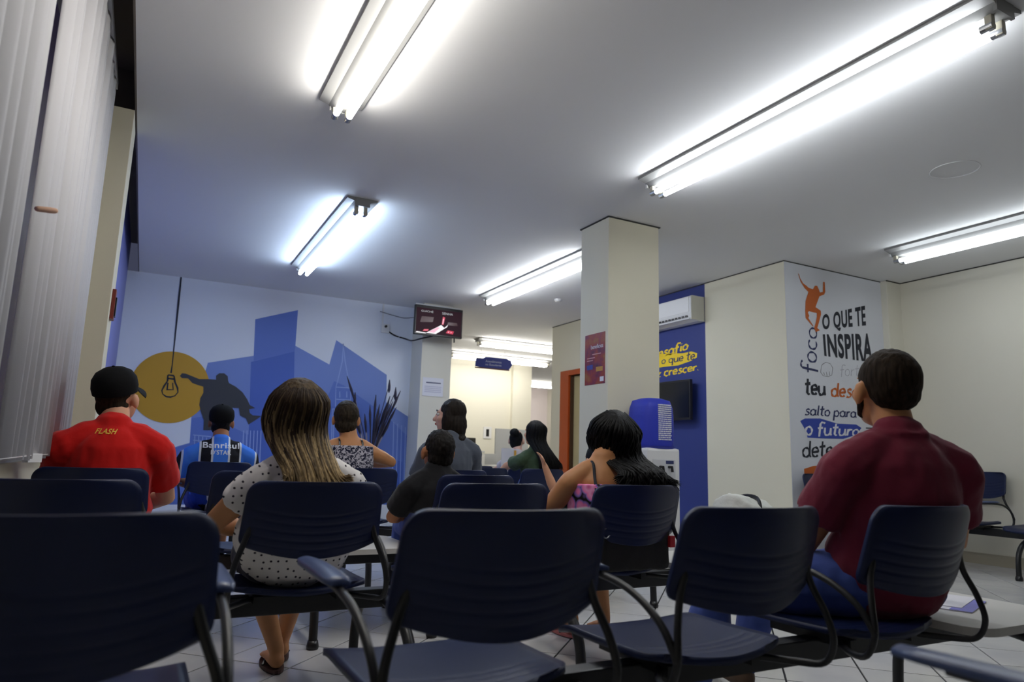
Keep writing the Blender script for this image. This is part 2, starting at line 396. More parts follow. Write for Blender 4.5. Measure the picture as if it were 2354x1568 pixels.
HAND = {'o': (.62,[O_]), 'c': (.56,[arc(.30,.3,.25,.3,50,310,14)]), 'e': (.58,[[(.06,.30),(.5,.36)]+arc(.28,.32,.24,.30,10,320,14)]),
 'a': (.68,[O_,[(.54,.6),(.52,.12),(.66,.0)]]), 'd': (.68,[O_,[(.55,1.05),(.52,.12),(.64,0)]]), 'q': (.66,[O_,[(.54,.62),(.52,-.42)]]),
 'p': (.64,[[(.06,.62),(.05,-.45)],O_]), 'u': (.68,[[(.06,.6),(.07,.2)]+arc(.28,.2,.2,.2,180,360,8)+[(.52,.6)],[(.52,.6),(.54,.1),(.64,0)]]),
 't': (.50,[[(.22,1.0),(.2,.12),(.3,0),(.42,.04)],[(.0,.64),(.44,.70)]]), 'f': (.50,[arc(.36,.85,.18,.16,30,180,8)+[(.16,-.12)],[(0,.52),(.4,.58)]]),
 's': (.54,[[(.46,.56),(.3,.62),(.14,.54),(.14,.42),(.3,.32),(.44,.2),(.4,.06),(.24,0),(.06,.04)]]),
 'i': (.28,[[(.12,.58),(.11,.08),(.2,0)],[(.12,.80),(.13,.86)]]), 'l': (.28,[[(.12,1.05),(.1,.1),(.2,0)]]),
 'r': (.48,[[(.08,.6),(.08,0)],[(.09,.36),(.22,.56),(.42,.56)]]), 'n': (.64,[[(.06,.6),(.06,0)],[(.07,.36),(.2,.56),(.38,.56),(.48,.4),(.48,.08),(.58,0)]]),
 'm': (.95,[[(.06,.6),(.06,0)],[(.07,.36),(.18,.56),(.32,.56),(.42,.4),(.42,0)],[(.43,.36),(.54,.56),(.68,.56),(.78,.4),(.78,.08),(.88,0)]]),
 'z': (.52,[[(.04,.58),(.42,.58),(.06,.02),(.46,.04)]]), '.': (.2,[[(.06,.0),(.1,.05)]]), ' ': (.34,[]), '-': (.5,[[(.05,.3),(.45,.3)]])}
def ribbon(mb, pts, wd, fn, off):
    """flat brush stroke through 2-D points, mapped by fn"""
    n = len(pts); L = []; R = []
    for i in range(n):
        a = pts[max(i-1, 0)]; b = pts[min(i+1, n-1)]; dx, dy = b[0]-a[0], b[1]-a[1]; l = math.hypot(dx, dy) or 1
        w_ = wd*(.75+.25*math.sin(i*1.7)); nx, ny = -dy/l*w_, dx/l*w_
        L.append(fn(pts[i][0]+nx, pts[i][1]+ny)+off); R.append(fn(pts[i][0]-nx, pts[i][1]-ny)+off)
    mb.add(L+R, [(i, i+1, n+i+1, n+i) for i in range(n-1)])
def hand_text(name, txt, corners, plane, off, m, parent, wd=.075):
    q = quad_fn(corners, plane); W = sum(HAND[c][0] for c in txt); mb = MB(); x = 0
    lo, hi = -.1, 1.05
    for ch in txt:
        adv, st = HAND[ch]
        for k, p in enumerate(st):
            def fn(a, b, x=x): return q((x+a+(b*.12))/W, (b-lo)/(hi-lo))
            ribbon(mb, p, wd, fn, Vector(off)*(1+.08*k))
        x += adv
    return part(name, mb, m, parent, fix=False)
def px_poly(name, pts, plane, off, m, parent, tri=True):
    f = {'x': at_x, 'y': at_y, 'z': at_z}[plane[0]]; off = Vector(off)
    P = [f(p[0], p[1], plane[1])+off for p in pts]; mb = MB()
    mb.add(P, [t for t in tessellate_polygon([P])])
    return part(name, mb, m, parent, fix=False)
def px_line(name, lines, plane, off, m, parent, wd=.012):
    f = {'x': at_x, 'y': at_y, 'z': at_z}[plane[0]]; mb = MB()
    for ln in lines:
        P = [f(p[0], p[1], plane[1]) for p in ln]
        if plane[0] == 'y': pts = [(p.x, p.z) for p in P]; fn = lambda a, b: Vector((a, plane[1], b))
        else: pts = [(p.y, p.z) for p in P]; fn = lambda a, b: Vector((plane[1], a, b))
        ribbon(mb, pts, wd, fn, Vector(off))
    return part(name, mb, m, parent, fix=False)

# ================================================================== CITY MURAL
PLM = ('y', YM); 
def mo(k): return (0, -.0012*k, 0)
px_poly('mural_skyline', [(478,834),(583,818),(587,734),(685,713),(679,795),(757,838),(773,782),(889,862),(888,925),(944,962),(940,1160),(372,1160),(388,1032),(436,1018),(440,960)], PLM, mo(1), MT['m_light'], wall_back)
px_poly('mural_building', [(577,832),(677,808),(676,880),(673,1160),(566,1160)], PLM, mo(2), MT['m_dark'], wall_back)
px_poly('mural_building', [(587,734),(685,713),(679,795),(677,808),(583,830)], PLM, mo(2), MT['m_mid'], wall_back)
px_poly('mural_building', [(672,960),(742,938),(768,876),(790,886),(884,952),(944,1010),(940,1160),(672,1160)], PLM, mo(2), MT['m_mid'], wall_back)
px_poly('mural_building', [(440,962),(478,955),(572,1000),(568,1160),(372,1160),(388,1034),(436,1020)], PLM, mo(2), MT['m_mid'], wall_back)
px_poly('mural_building', [(850,1040),(925,1062),(922,1160),(848,1160)], PLM, mo(3), MT['m_dark'], wall_back)
lines = [[(789,790),(787,830),(778,868),(772,890),(771,935)],[(789,790),(793,830),(800,868),(806,890),(806,935)],[(772,890),(806,892)],[(773,918),(806,920)],[(764,940),(812,944)],[(764,940),(762,1010)],[(768,940),(766,1010)],
 [(781,900),(781,914)],[(797,900),(797,914)]]
for k in range(5): lines.append([(448+k*9,1000+k*2),(444+k*9,1090)])
for k in range(6): lines.append([(560+k*8,990),(556+k*8,1080)])
for k in range(4): lines.append([(905+k*9,970+k*4),(901+k*9,1130)])
for k in range(6): lines.append([(444,1000+k*12),(485,1004+k*12)])
px_line('mural_outline', lines, PLM, mo(4), MT['m_line'], wall_back, .007)
c0 = at_y(392,890,YM); rr = (at_y(484,890,YM).x-at_y(300,890,YM).x)/2
circ = MB(); circ.add([Vector((c0.x+rr*math.cos(2*PI*k/64), YM-.006, c0.z+rr*1.0*math.sin(2*PI*k/64))) for k in range(64)], [tuple(range(64))])
part('mural_sun', circ, MT['yellow'], wall_back, fix=False)
bl = [[(417,632),(410,700),(402,780),(396,838),(393,858)],[(386,862),(400,864)],[(385,870),(401,872)],[(386,862),(385,876)],[(400,864),(402,878)],
      [(385,876),(377,888),(372,898),(374,906),(382,912),(392,913),(402,910),(409,902),(408,892),(402,878)],[(386,880),(384,896),(398,896),(397,880)]]
px_line('mural_light_bulb', bl, PLM, (0,-.008,0), MT['ink'], wall_back, .011)
def zp(l, x0, y0, s): return [(x0+a/s, y0+b/s) for a, b in l]
sk = zp([(95,175),(130,130),(190,135),(300,180),(410,225),(560,225),(690,235),(690,170),(740,130),(820,130),(880,180),(885,250),(900,290),(1010,350),(1120,440),(1200,560),(1240,650),(1330,700),(1230,720),(1240,780),(1290,820),(1430,830),(1330,900),(1220,970),(1180,870),(1080,820),(1060,700),(930,695),(850,760),(700,860),(650,1000),(610,1060),(480,1060),(490,900),(440,760),(415,650),(430,540),(480,450),(480,350),(380,320),(300,290),(230,215),(130,210)], 400, 840, 7.127)
px_poly('mural_leaping_figure', sk, PLM, (0,-.009,0), MT['m_char'], wall_back)
# ================================================================== LETTERED PANEL
PLS = ('y', YSG-.004); sw_ = next(o for o in bpy.data.objects if o.name.startswith('wall_front'))
sf = zp([(85,175),(97,180),(115,240),(155,310),(195,338),(232,372),(292,392),(318,345),(350,345),(376,400),(386,436),(428,430),(432,290),(455,295),(462,430),(445,468),(382,490),(352,570),(327,640),(400,690),(404,740),(375,850),(352,930),(388,962),(332,985),(308,930),(330,850),(346,780),(344,722),(290,712),(236,695),(222,715),(240,760),(228,790),(300,905),(288,905),(190,790),(185,700),(188,560),(212,480),(228,430),(172,372),(120,285)], 1820, 600, 6.029)
px_poly('panel_skater', sf, PLS, (0,-.003,0), MT['orange'], sw_)
quad_text('panel_lettering', 'O QUE TE', [(1889,724),(1988,702),(1991,757),(1891,764)], PLS, (0,-.002,0), MT['ink'], sw_, bold=.035)
quad_text('panel_lettering', 'INSPIRA', [(1891,768),(2003,766),(2006,834),(1895,819)], PLS, (0,-.002,0), MT['ink'], sw_, bold=.035)
hand_text('panel_lettering', 'foco', [(1837,858),(1849,750),(1880,753),(1880,860)], PLS, (0,-.002,0), MT['ink_blue'], sw_, .06)
hand_text('panel_lettering', 'teu', [(1847,868),(1896,872),(1899,912),(1850,910)], PLS, (0,-.002,0), MT['ink'], sw_, .11)
hand_text('panel_lettering', 'desafio', [(1908,880),(2012,884),(2012,920),(1910,914)], PLS, (0,-.002,0), MT['orange'], sw_, .10)
hand_text('panel_lettering', 'salto para', [(1849,930),(1968,938),(1969,962),(1849,956)], PLS, (0,-.002,0), MT['ink_blue'], sw_, .09)
px_poly('panel_banner', [(1839,968),(1850,962),(1885,962),(1925,974),(1968,976),(1980,984),(1968,1000),(1938,1009),(1890,1008),(1856,1006),(1852,990)], PLS, (0,-.002,0), MT['royal'], sw_)
hand_text('panel_lettering', 'o futuro', [(1848,966),(1976,978),(1974,1004),(1850,1003)], PLS, (0,-.004,0), MT['paper'], sw_, .09)
hand_text('panel_lettering', 'determina', [(1841,1014),(2000,1010),(2002,1056),(1844,1054)], PLS, (0,-.002,0), MT['ink'], sw_, .085)
hand_text('panel_lettering', 'fortalece', [(1929,838),(2028,838),(2028,870),(1931,866)], PLS, (0,-.002,0), mat('pale_grey_ink', (.45,.45,.52), .7), sw_, .03)
px_line('panel_fist_drawing', [[(1888,842),(1886,856),(1892,864),(1904,866),(1912,862),(1914,846),(1908,836),(1898,833),(1890,838),(1888,842)],[(1893,856),(1895,862)],[(1899,855),(1901,864)],[(1906,854),(1907,863)]], PLS, (0,-.002,0), mat('grey_ink', (.25,.25,.28), .7), sw_, .004)
px_line('panel_dash', [[(1990,984),(2006,985)],[(1998,991),(2008,991)]], PLS, (0,-.002,0), MT['ink'], sw_, .008)
px_poly('panel_orange_banner', [(1848,1078),(1870,1071),(1905,1070),(1960,1076),(1960,1108),(1850,1104)], PLS, (0,-.002,0), MT['orange'], sw_)
# ================================================================== BLUE WALL LETTERING
PLB = ('x', XB); bw = next(o for o in bpy.data.objects if o.name.startswith('wall_right') and o.data.materials[0] == MT['blue_wall'])
hand_text('wall_lettering', 'desafio', [(1498,806),(1582,782),(1583,804),(1499,830)], PLB, (-.002,0,0), MT['byellow'], bw, .11)
px_poly('wall_brush_stroke', [(1470,822),(1522,814),(1570,812),(1590,808),(1603,812),(1602,822),(1588,830),(1560,840),(1522,844),(1470,856)], PLB, (-.002,0,0), MT['byellow'], bw)
hand_text('wall_lettering', 'o que te', [(1520,822),(1598,806),(1598,828),(1521,838)], PLB, (-.004,0,0), MT['ink_blue'], bw, .08)
hand_text('wall_lettering', 'faz crescer.', [(1488,852),(1606,833),(1607,852),(1489,874)], PLB, (-.002,0,0), MT['byellow'], bw, .11)

# ================================================================== VERTICAL BLIND
bd = thing('vertical_blind', 'pale fabric vertical blind covering the window at far left', 'blind', (-.385, 2.7, .86))
part('headrail', MB().box((-.025,-1.85,2.235), (.025,1.98,2.275)), MT['enamel'], bd)
slat_me = MB().slab(lambda u, v: Vector((.010*math.sin(PI*u)-.005, (u-.5)*.127, v*2.22)), lambda u, v: Vector((.010*math.sin(PI*u)-.0062, (u-.5)*.127, v*2.22)), 6, 1).mesh('slat', True)
slat_me.materials.append(MT['blind'])
y = .95; k = 0
while y < 4.66:
    if 13 <= k <= 15: y += .113; k += 1; continue      # a gap where slats have been drawn aside
    o = bpy.data.objects.new('slat', slat_me); C.objects.link(o); o.parent = bd
    o.location = (random.uniform(-.004,.004), y-2.7, random.uniform(-.006,.006))
    o.rotation_euler = (random.uniform(-.004,.004), random.uniform(-.006,.006), math.radians(-20+random.uniform(-9,9)))
    if k in (12, 16): o.rotation_euler.z = math.radians(-13)
    y += .113; k += 1
wt = MB()
part('bottom_weight', MB().box((-.012,-.045,-.006), (.012,.045,.028), bev=.002), MT['white_plastic'], bd, loc=(.01,.62,-.01), rotz=math.radians(-24))
part('link_chain', MB().tube([(.012,-1.7,.012),(.014,-.6,.006),(.012,.6,.012),(.013,1.9,.008)], .002, 6), MT['white_plastic'], bd)
pg = tag(part('wooden_peg', MB().tube([(0,0,0),(.030,.022,.008),(.042,.030,.011)], [.0085,.0095,.0085], 12, cap='round'), MT['wood_peg'], smooth=True), 'short pale wooden peg poking out between the blind slats', 'peg')
pg.location = at_x(86, 480, -.36)
pq = thing('wall_plaque', 'narrow dark red plaque on the pilaster above the red-shirted man', 'plaque', (-.262, 4.97, 1.70))
part('plate', MB().box((0,-.05,0), (.022,.05,.19), bev=.003), MT['red_plaque'], pq)
part('cover', MB().box((.022,-.035,.02), (.03,.035,.14), bev=.002), MT['black_plastic'], pq)

# ================================================================== TELEVISION, CABLES, NOTICES, SIGN
tv = thing('wall_television', 'flat television with red picture mounted high by the mural', 'television', (3.47, 8.84, 2.54))
part('casing', MB().box((-.355,-.02,0), (.355,.035,.415), bev=.008), MT['black_plastic'], tv)
scr = part('screen', MB().box((-.335,-.0225,.022), (.335,-.020,.375)), mat('dark_screen', (.006,.005,.007), .5, spec=.08, emit=(.05,.02,.03), estr=.5), tv)
def scr_poly(pts, m, z): 
    mb = MB(); mb.add([(-.335+.67*a, -.0228-z*.0006, .022+.353*b) for a, b in pts], [tuple(range(len(pts)))]); part('picture_patch', mb, m, scr, fix=False)
EW = mat('screen_white', (.02,.02,.02), .3, emit=(.95,.93,.95), estr=.9); ER = mat('screen_red', (.02,.0,.0), .3, emit=(.75,.02,.08), estr=.8)
EP = mat('screen_pink', (.02,.0,.0), .3, emit=(1,.45,.6), estr=.9); ED = mat('screen_maroon', (.02,.0,.0), .3, emit=(.05,.005,.015), estr=.5); EG = mat('screen_grey', (.02,.02,.02), .3, emit=(.55,.57,.6), estr=.8)
scr_poly([(.22,.02),(.44,.02),(.68,.34),(.70,.44),(.62,.30),(.55,.40)], EW, 2)
scr_poly([(.27,.06),(.40,.06),(.52,.28),(.47,.30)], EP, 3)
scr_poly([(0,.0),(.22,.0),(.22,.03),(.02,.05)], EW, 2)
scr_poly([(.56,.42),(.60,.42),(.63,.72),(.58,.74)], ER, 2); scr_poly([(.575,.46),(.59,.46),(.605,.66),(.585,.66)], EP, 3)
scr_poly([(.15,.08),(.26,.10),(.28,.18),(.18,.16)], ER, 1); scr_poly([(.66,.10),(.82,.08),(.84,.20),(.70,.22)], ER, 1)
scr_poly([(.70,.14),(.72,.12),(.74,.16),(.72,.18)], EP, 2); scr_poly([(.76,.13),(.78,.12),(.79,.16),(.77,.17)], EP, 2)
scr_poly([(.08,.42),(.36,.48),(.38,.68),(.12,.66)], ED, 1); scr_poly([(.68,.42),(.92,.44),(.90,.56),(.70,.54)], ED, 1)
for txt, a, b, c, d in (('GUICHÊ',.10,.36,.84,.93), ('SENHA',.56,.80,.83,.92)):
    vs, fs = text2d(txt); mb = MB(); mb.add([(-.335+.67*(a+(b-a)*s), -.0245, .022+.353*(c+(d-c)*t)) for s, t in vs], fs); part('screen_lettering', mb, EG, scr, fix=False)
part('bracket', MB().box((-.09,.035,.10), (.09,.06,.30)).box((-.03,.06,.17), (.03,.25,.23)), MT['metal_dark'], tv)
part('top_light', MB().box((-.34,.0,.418), (.33,.03,.436), bev=.003), MT['enamel'], tv)
part('lower_arm', MB().box((.24,-.01,-.06), (.255,.01,0)), MT['black_plastic'], tv)
def cable(name, pts, r, label, m): 
    return tag(part(name, MB().tube(pts, r, 8), m, smooth=True), label, 'cable')
def curve_pts(P, n=8):
    P = [Vector(p) for p in P]; out = []
    for i in range(len(P)-1):
        p0 = P[max(i-1,0)]; p1 = P[i]; p2 = P[i+1]; p3 = P[min(i+2,len(P)-1)]
        for k in range(n):
            t = k/n; out.append(.5*((2*p1)+(p2-p0)*t+(2*p0-5*p1+4*p2-p3)*t*t+(3*p1-p0-3*p2+p3)*t*t*t))
    return out+[P[-1]]
ym = YM-.02
cable('power_cable', curve_pts([at_y(881,752,ym), at_y(905,770,ym), at_y(932,779,ym), at_y(948,783,9.2), (3.3,9.0,2.52), (3.42,8.9,2.55)]), .011, 'thick black power cable sagging from the outlet to the television', MT['black_plastic'])
cable('signal_cable', curve_pts([at_y(874,716,ym), at_y(900,724,ym), at_y(928,731,ym), at_y(950,730,9.2), (3.2,8.95,2.8)]), .006, 'thin grey signal cable running along the mural to the television', mat('grey_cable', (.2,.21,.24), .6))
p0 = at_y(886,755,YM)
ol = thing('power_outlet', 'white surface power outlet box on the mural below the cables', 'outlet', (p0.x, YM-.001, p0.z))
part('box', MB().box((-.07,-.035,-.07), (.05,0,.06), bev=.006), MT['white_plastic'], ol)
part('conduit', MB().box((-.062,-.014,.06), (-.04,0,H-p0.z)), MT['white_plastic'], ol)
part('plug', MB().tube([(-.01,-.035,.02),(-.01,-.065,.02)], .018, 10), MT['black_plastic'], ol)
nt_ = thing('paper_notice', 'white paper notice taped to the narrow pillar under the television', 'notice', (at_y(996,890,9.085).x, 9.086, at_y(996,890,9.085).z))
part('sheet', MB().box((-.16,-.002,-.13), (.15,.001,.13)), MT['paper'], nt_)
for k in range(1): part('printed_heading', MB().box((-.11,-.003,.05), (.11,-.002,.068)), mat('blurred_ink', (.15,.16,.24), .7), nt_)
for k in range(4): part('printed_line', MB().box((-.13,-.003,.0-.025*k), (.12,-.002,.01-.025*k)), mat('faint_ink', (.55,.55,.68), .7), nt_)
po = thing('wall_poster', 'maroon and orange printed poster on the grey side of the column', 'poster', (PX0, 4.98, 1.57))
def poster_mat():
    m = mat('poster_print', (.3,.05,.07), .45); nt, b = nodes_of(m); tc = nt.nodes['Texture Coordinate']
    n = nt.nodes.new('ShaderNodeTexNoise'); n.inputs['Scale'].default_value = 9; n.inputs['Detail'].default_value = 3
    nt.links.new(tc.outputs['Object'], n.inputs['Vector'])
    r = ramp(nt, n.outputs['Fac'], [(.3, s2l(70,20,60)), (.45, s2l(125,35,60)), (.55, s2l(150,55,35)), (.68, s2l(150,95,40))])
    nt.links.new(r.outputs[0], b.inputs['Base Color']); return m
part('sheet', MB().box((-.003,-.15,0), (.001,.155,.45)), poster_mat(), po)
def po_text(txt, y0, y1, z0, z1, m):
    vs, fs = text2d(txt); mb = MB(); mb.add([(-.0045, y1+(y0-y1)*s, z0+(z1-z0)*t) for s, t in vs], fs); part('poster_lettering', mb, m, po, fix=False)
po_text('benefícios', -.125, .06, .315, .352, MT['paper'])
for z, a, b in ((.262,-.09,.04), (.232,.0,.12), (.21,.03,.12)): part('printed_line', MB().box((-.0045,a,z), (-.003,b,z+.008)), mat('poster_pale_ink', s2l(205,150,150), .6), po)
part('printed_badge', MB().box((-.0045,.03,.135), (-.003,.12,.175)), mat('poster_blue', s2l(60,70,150), .6), po)
part('printed_badge', MB().box((-.0045,-.12,.11), (-.003,-.02,.15)), mat('poster_gold', s2l(190,140,60), .6), po)
part('printed_badge', MB().box((-.0045,-.135,.02), (-.003,-.08,.06)), MT['paper'], po)
hs = thing('hanging_sign', 'blue hanging sign with white lettering in the bright doorway', 'sign', (5.41, 11.0, 2.47))
sg = [(-.36,.02),(-.35,.16),(-.22,.165),(-.16,.20),(.24,.20),(.34,.17),(.37,.10),(.33,.04),(.30,.0),(-.2,.0)]
part('board', MB().prism([(a,-.012,b) for a, b in sg], (0,.024,0)), mat('sign_blue', s2l(45,62,150), .45), hs)
part('lower_edge', MB().box((-.36,-.016,-.012), (.31,.016,.006)), mat('sign_brown_edge', s2l(90,50,40), .5), hs)
for txt, a, b, c, d in (('Atendimento',-.17,.15,.105,.145), ('ao Estudante',-.17,.15,.05,.085)):
    vs, fs = text2d(txt); mb = MB(); mb.add([(a+(b-a)*s, -.0135, c+(d-c)*t) for s, t in vs], fs); part('sign_lettering', mb, mat('sign_white', s2l(200,210,240), .5), hs, fix=False)
for x in (-.25,.22): part('suspension_wire', MB().tube([(x,0,.19),(x,0,H-2.47)], .003, 6), MT['enamel'], hs)

# ================================================================== AIR CONDITIONER, WALL SCREEN, WATER COOLER
ac = thing('air_conditioner', 'white split air conditioner high on the blue wall', 'air conditioner', (XB, 6.55, 2.58))
prof = [(0,0),(-.10,0),(-.19,.035),(-.215,.09),(-.215,.27),(-.19,.30),(0,.30)]
part('body', MB().prism([(a,-.47,b) for a, b in prof], (0,.94,0)), MT['white_plastic'], ac)
part('front_panel', MB().box((-.222,-.44,.10), (-.212,.45,.285), bev=.003), mat('glossy_white', (.86,.86,.86), .15), ac)
for k in range(14):
    part('vent_fin', MB().box((-.205,-.40+k*.06,.045), (-.17,-.355+k*.06,.08)), MT['black_plastic'], ac)
part('louver', MB().box((-.20,-.42,.022), (-.12,.44,.032), bev=.002), MT['white_plastic'], ac)
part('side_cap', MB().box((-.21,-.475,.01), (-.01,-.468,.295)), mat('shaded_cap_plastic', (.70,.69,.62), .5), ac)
ws = thing('wall_screen', 'switched-off black screen mounted on the blue wall', 'television', (XB, 6.55, 1.42))
part('casing', MB().box((-.12,-.33,0), (-.075,.42,.48), bev=.006), MT['black_plastic'], ws)
part('screen', MB().box((-.123,-.31,.025), (-.119,.40,.455)), mat('black_glass', (.004,.004,.006), .12), ws)
part('mount', MB().box((-.075,-.08,.15), (0,.14,.32)), MT['metal_dark'], ws)
wc = thing('water_cooler', 'white water cooler with bottle under a blue fabric cover beside the column', 'water cooler', (3.735, 4.59, 0))
part('cabinet', MB().box((-.165,-.16,.02), (.175,.16,1.03), bev=.022), MT['white_plastic'], wc)
part('tap_recess', MB().box((-.11,-.168,.72), (.12,-.158,.94), bev=.004), mat('light_grey_plastic', (.62,.63,.66), .4), wc)
for x in (-.04, .05):
    part('tap', MB().tube([(x,-.16,.88),(x,-.205,.88),(x,-.21,.84)], .012, 8), MT['black_plastic'], wc)
part('printed_mark', MB().box((.02,-.1695,.905), (.10,-.1675,.93)), MT['ink_blue'], wc)
prof = [(.158,1.03),(.166,1.08),(.166,1.28),(.160,1.36),(.140,1.42),(.08,1.44),(.01,1.443)]
def sq(a, r):
    c, s_ = math.cos(a), math.sin(a); e = .62
    return Vector((math.copysign(abs(c)**e, c)*r, math.copysign(abs(s_)**e, s_)*r*.94, 0))
n = 36; cv = MB(); vs = [sq(2*PI*k/n, r)+Vector((.005,0,z)) for r, z in prof for k in range(n)]
fs = [(i*n+k, i*n+(k+1)%n, (i+1)*n+(k+1)%n, (i+1)*n+k) for i in range(len(prof)-1) for k in range(n)]+[tuple((len(prof)-1)*n+k for k in range(n))]
cv.add(vs, fs); part('bottle_cover', cv, mat('blue_cover_fabric', s2l(40,55,180), .6, bump=.15, bscale=40), wc, smooth=True)
cu_ = MB(); n = 36; rim = [sq(2*PI*k/n, .170)+Vector((.005,0,z)) for z in (1.025,1.045) for k in range(n)]
cu_.add(rim, [(k, (k+1)%n, n+(k+1)%n, n+k) for k in range(n)]+[tuple(range(n)), tuple(range(n,2*n))]); part('cover_hem', cu_, mat('cover_hem_blue', s2l(35,45,140), .7), wc)
random.seed(3)
pr = MB()
for r_ in range(18):
    x = -.045
    while x < .085:
        wd = random.uniform(.010,.035); x2 = min(x+wd,.09)
        pr.box((x,-.1585,1.375-r_*.0165), (x2,-.150,1.385-r_*.0165)); x += wd+.005
part('cover_print', pr, mat('white_print', (.72,.74,.82), .6), wc)
# ================================================================== FAR ROOM FURNISHINGS
dk = thing('reception_desk', 'white desk in the bright far room', 'desk', (6.55, 12.3, 0))
part('desk_top', MB().box((-.45,-.35,.72), (1.1,.35,.76), bev=.005), MT['white_plastic'], dk)
part('side_panel', MB().box((-.42,-.3,0), (-.38,.3,.72)), MT['white_plastic'], dk); part('side_panel', MB().box((1.03,-.3,0), (1.07,.3,.72)), MT['white_plastic'], dk)
part('modesty_panel', MB().box((-.38,-.3,.1), (1.03,-.28,.72)), MT['white_plastic'], dk)
part('edge_strip', MB().box((-.45,-.356,.725), (1.1,-.35,.755)), MT['orange'], dk)
pn = at_y(1072,1018,12.0)
pt = thing('printer', 'dark printer with a pale paper tray in the bright far room', 'printer', (pn.x, 12.0, .96))
part('body', MB().box((-.14,-.15,.06), (.13,.15,.30), bev=.02), MT['black_plastic'], pt)
part('output_tray', MB().box((-.10,-.32,.03), (.24,.12,.06), bev=.008), mat('pale_grey_tray', (.55,.56,.58), .5), pt)
cb = thing('office_cabinet', 'low white cabinet under the dark printer', 'cabinet', (pn.x, 12.05, 0))
part('body', MB().box((-.2,-.25,.02), (.3,.25,.96), bev=.006), MT['white_plastic'], cb); part('door', MB().box((-.19,-.262,.05), (.29,-.25,.92), bev=.003), MT['white_plastic'], cb); part('handle', MB().box((.24,-.28,.45), (.25,-.262,.6)), MT['chrome'], cb)
px_ = at_y(1121,995,YFAR-.02)
sw = thing('wall_switch', 'white wall plate with a dark centre on the bright far wall', 'switch', (px_.x, YFAR-.001, px_.z))
part('plate', MB().box((-.10,-.015,-.13), (.10,0,.13), bev=.005), MT['white_plastic'], sw); part('rocker', MB().box((-.035,-.022,-.08), (.035,-.015,.08), bev=.004), MT['black_plastic'], sw)
pa = at_y(1140,1000,12.9); pb = at_y(1215,1000,12.9)
pt2 = thing('desk_partition', 'stepped pale grey partition panel in the far room', 'partition', (pa.x, 12.9, 0))
hz = at_y(1140,985,12.9).z
part('tall_panel', MB().box((0,0,0), (pb.x-pa.x,.05,hz), bev=.004), MT['grey_panel'], pt2); part('low_panel', MB().box((-.38,0,0), (0,.05,at_y(1120,1043,12.9).z), bev=.004), MT['grey_panel'], pt2)
# dried stems in a floor vase in front of the mural
dp = thing('dried_arrangement', 'tall dark dried stems in a floor vase before the mural', 'dried plant', (2.72, 9.2, 0))
part('vase', MB().lathe([(.10,0),(.14,.1),(.15,.3),(.11,.5),(.07,.6),(.085,.66),(.07,.66)], n=24), mat('dark_ceramic', (.03,.03,.035), .4), dp, smooth=True)
STEM = mat('dried_dark_stem', s2l(48,45,62), .8); STEM2 = mat('dried_pale_stem', s2l(160,155,170), .8)
random.seed(11)
tops = [(.19,1.86,1),(.30,1.77,1),(-.36,1.84,0),(-.26,1.66,1)]+[(random.uniform(.02,.34), random.uniform(1.3,1.72), 0) for _ in range(13)]+[(random.uniform(-.42,-.05), random.uniform(1.1,1.5), 0) for _ in range(7)]
for k, (tx, tz, cat_) in enumerate(tops):
    P = curve_pts([(random.uniform(-.03,.03), random.uniform(-.03,.03), .58), (tx*.35, random.uniform(-.05,.05), .58+(tz-.58)*.5), (tx, random.uniform(-.08,.08), tz)], 5)
    mb = MB().tube(P, [.010 if k > 3 else .005]*len(P), 6)
    s_ = part('stem', mb, STEM2 if k % 4 == 3 else STEM, dp)
    e = P[-1]
    if cat_: part('seed_head', MB().tube([e-Vector((0,0,.12)), e-Vector((0,0,.08)), e-Vector((0,0,.02)), e+Vector((0,0,.06))], [.006,.02,.018,.005], 8), STEM, s_, smooth=True)
    else: part('seed_head', MB().tube([P[-4], P[-2], P[-1]+(P[-1]-P[-2])], [.008,.018,.004], 7), STEM, s_, smooth=True)

# ================================================================== LINKED WAITING CHAIRS
ZT, ZB = .818, .556
def back_pt(u, v, side):
    a = 2*u-1; zb = ZB+.034*a*a; z = zb+(ZT-zb)*v; dz = (ZT-z); db = z-zb; r = .05
    hw = .243 - .012*v
    if dz < r: hw -= r-math.sqrt(max(0, r*r-(r-dz)**2))
    if db < r*.8: rb = r*.8; hw -= rb-math.sqrt(max(0, rb*rb-(rb-db)**2))
    x = a*hw; y = (ZT-z)*.30+.075*a*a-.01
    g = 0
    if v < .62 and abs(a) < .90:
        ph = (z-zb-.03)/.028
        if 0 < ph < 5: g = .0035*max(0, math.cos(2*PI*ph)-.35)
    edge = min(1, min(dz, db, (1-abs(a))*.25)/.012); th = .010+.006*(1-edge)
    return Vector((x, y+(th/2-g if side else -th/2+g), z))
vlist = [0,.01,.03,.06,.10]+[.10+.52*k/34 for k in range(1,35)]+[.68,.75,.81,.86,.90,.935,.96,.98,.992,1]
back_me = MB().slab(lambda u, v: back_pt(u, v, 1), lambda u, v: back_pt(u, v, 0), 26, 1, vs_=vlist).mesh('backrest', True)
def seat_pt(u, v, top):
    a = 2*u-1; y = .19+.47*v; r = .06; df = .66-y; dbk = y-.19; hw = .238
    if df < r: hw -= r-math.sqrt(max(0, r*r-(r-df)**2))
    if dbk < r: hw -= r-math.sqrt(max(0, r*r-(r-dbk)**2))
    yy = y - .03*(1-a*a)*(1-v)
    z = .437 - .028*max(0, (v-.78)/.22)**2 + 0.010*(1-v)**3*abs(a)**1.5 + .007*abs(a)**3 - .010*math.sin(PI*v)*(1-a*a)
    g = 0
    if .03 < v < .34 and abs(a) < .86 and top:
        ph = (v-.05)/.075
        if 0 < ph < 4: g = .003*max(0, math.cos(2*PI*ph)-.4)
    return Vector((a*hw, yy, z-g-(0 if top else .017+.004*(1-abs(a)))))
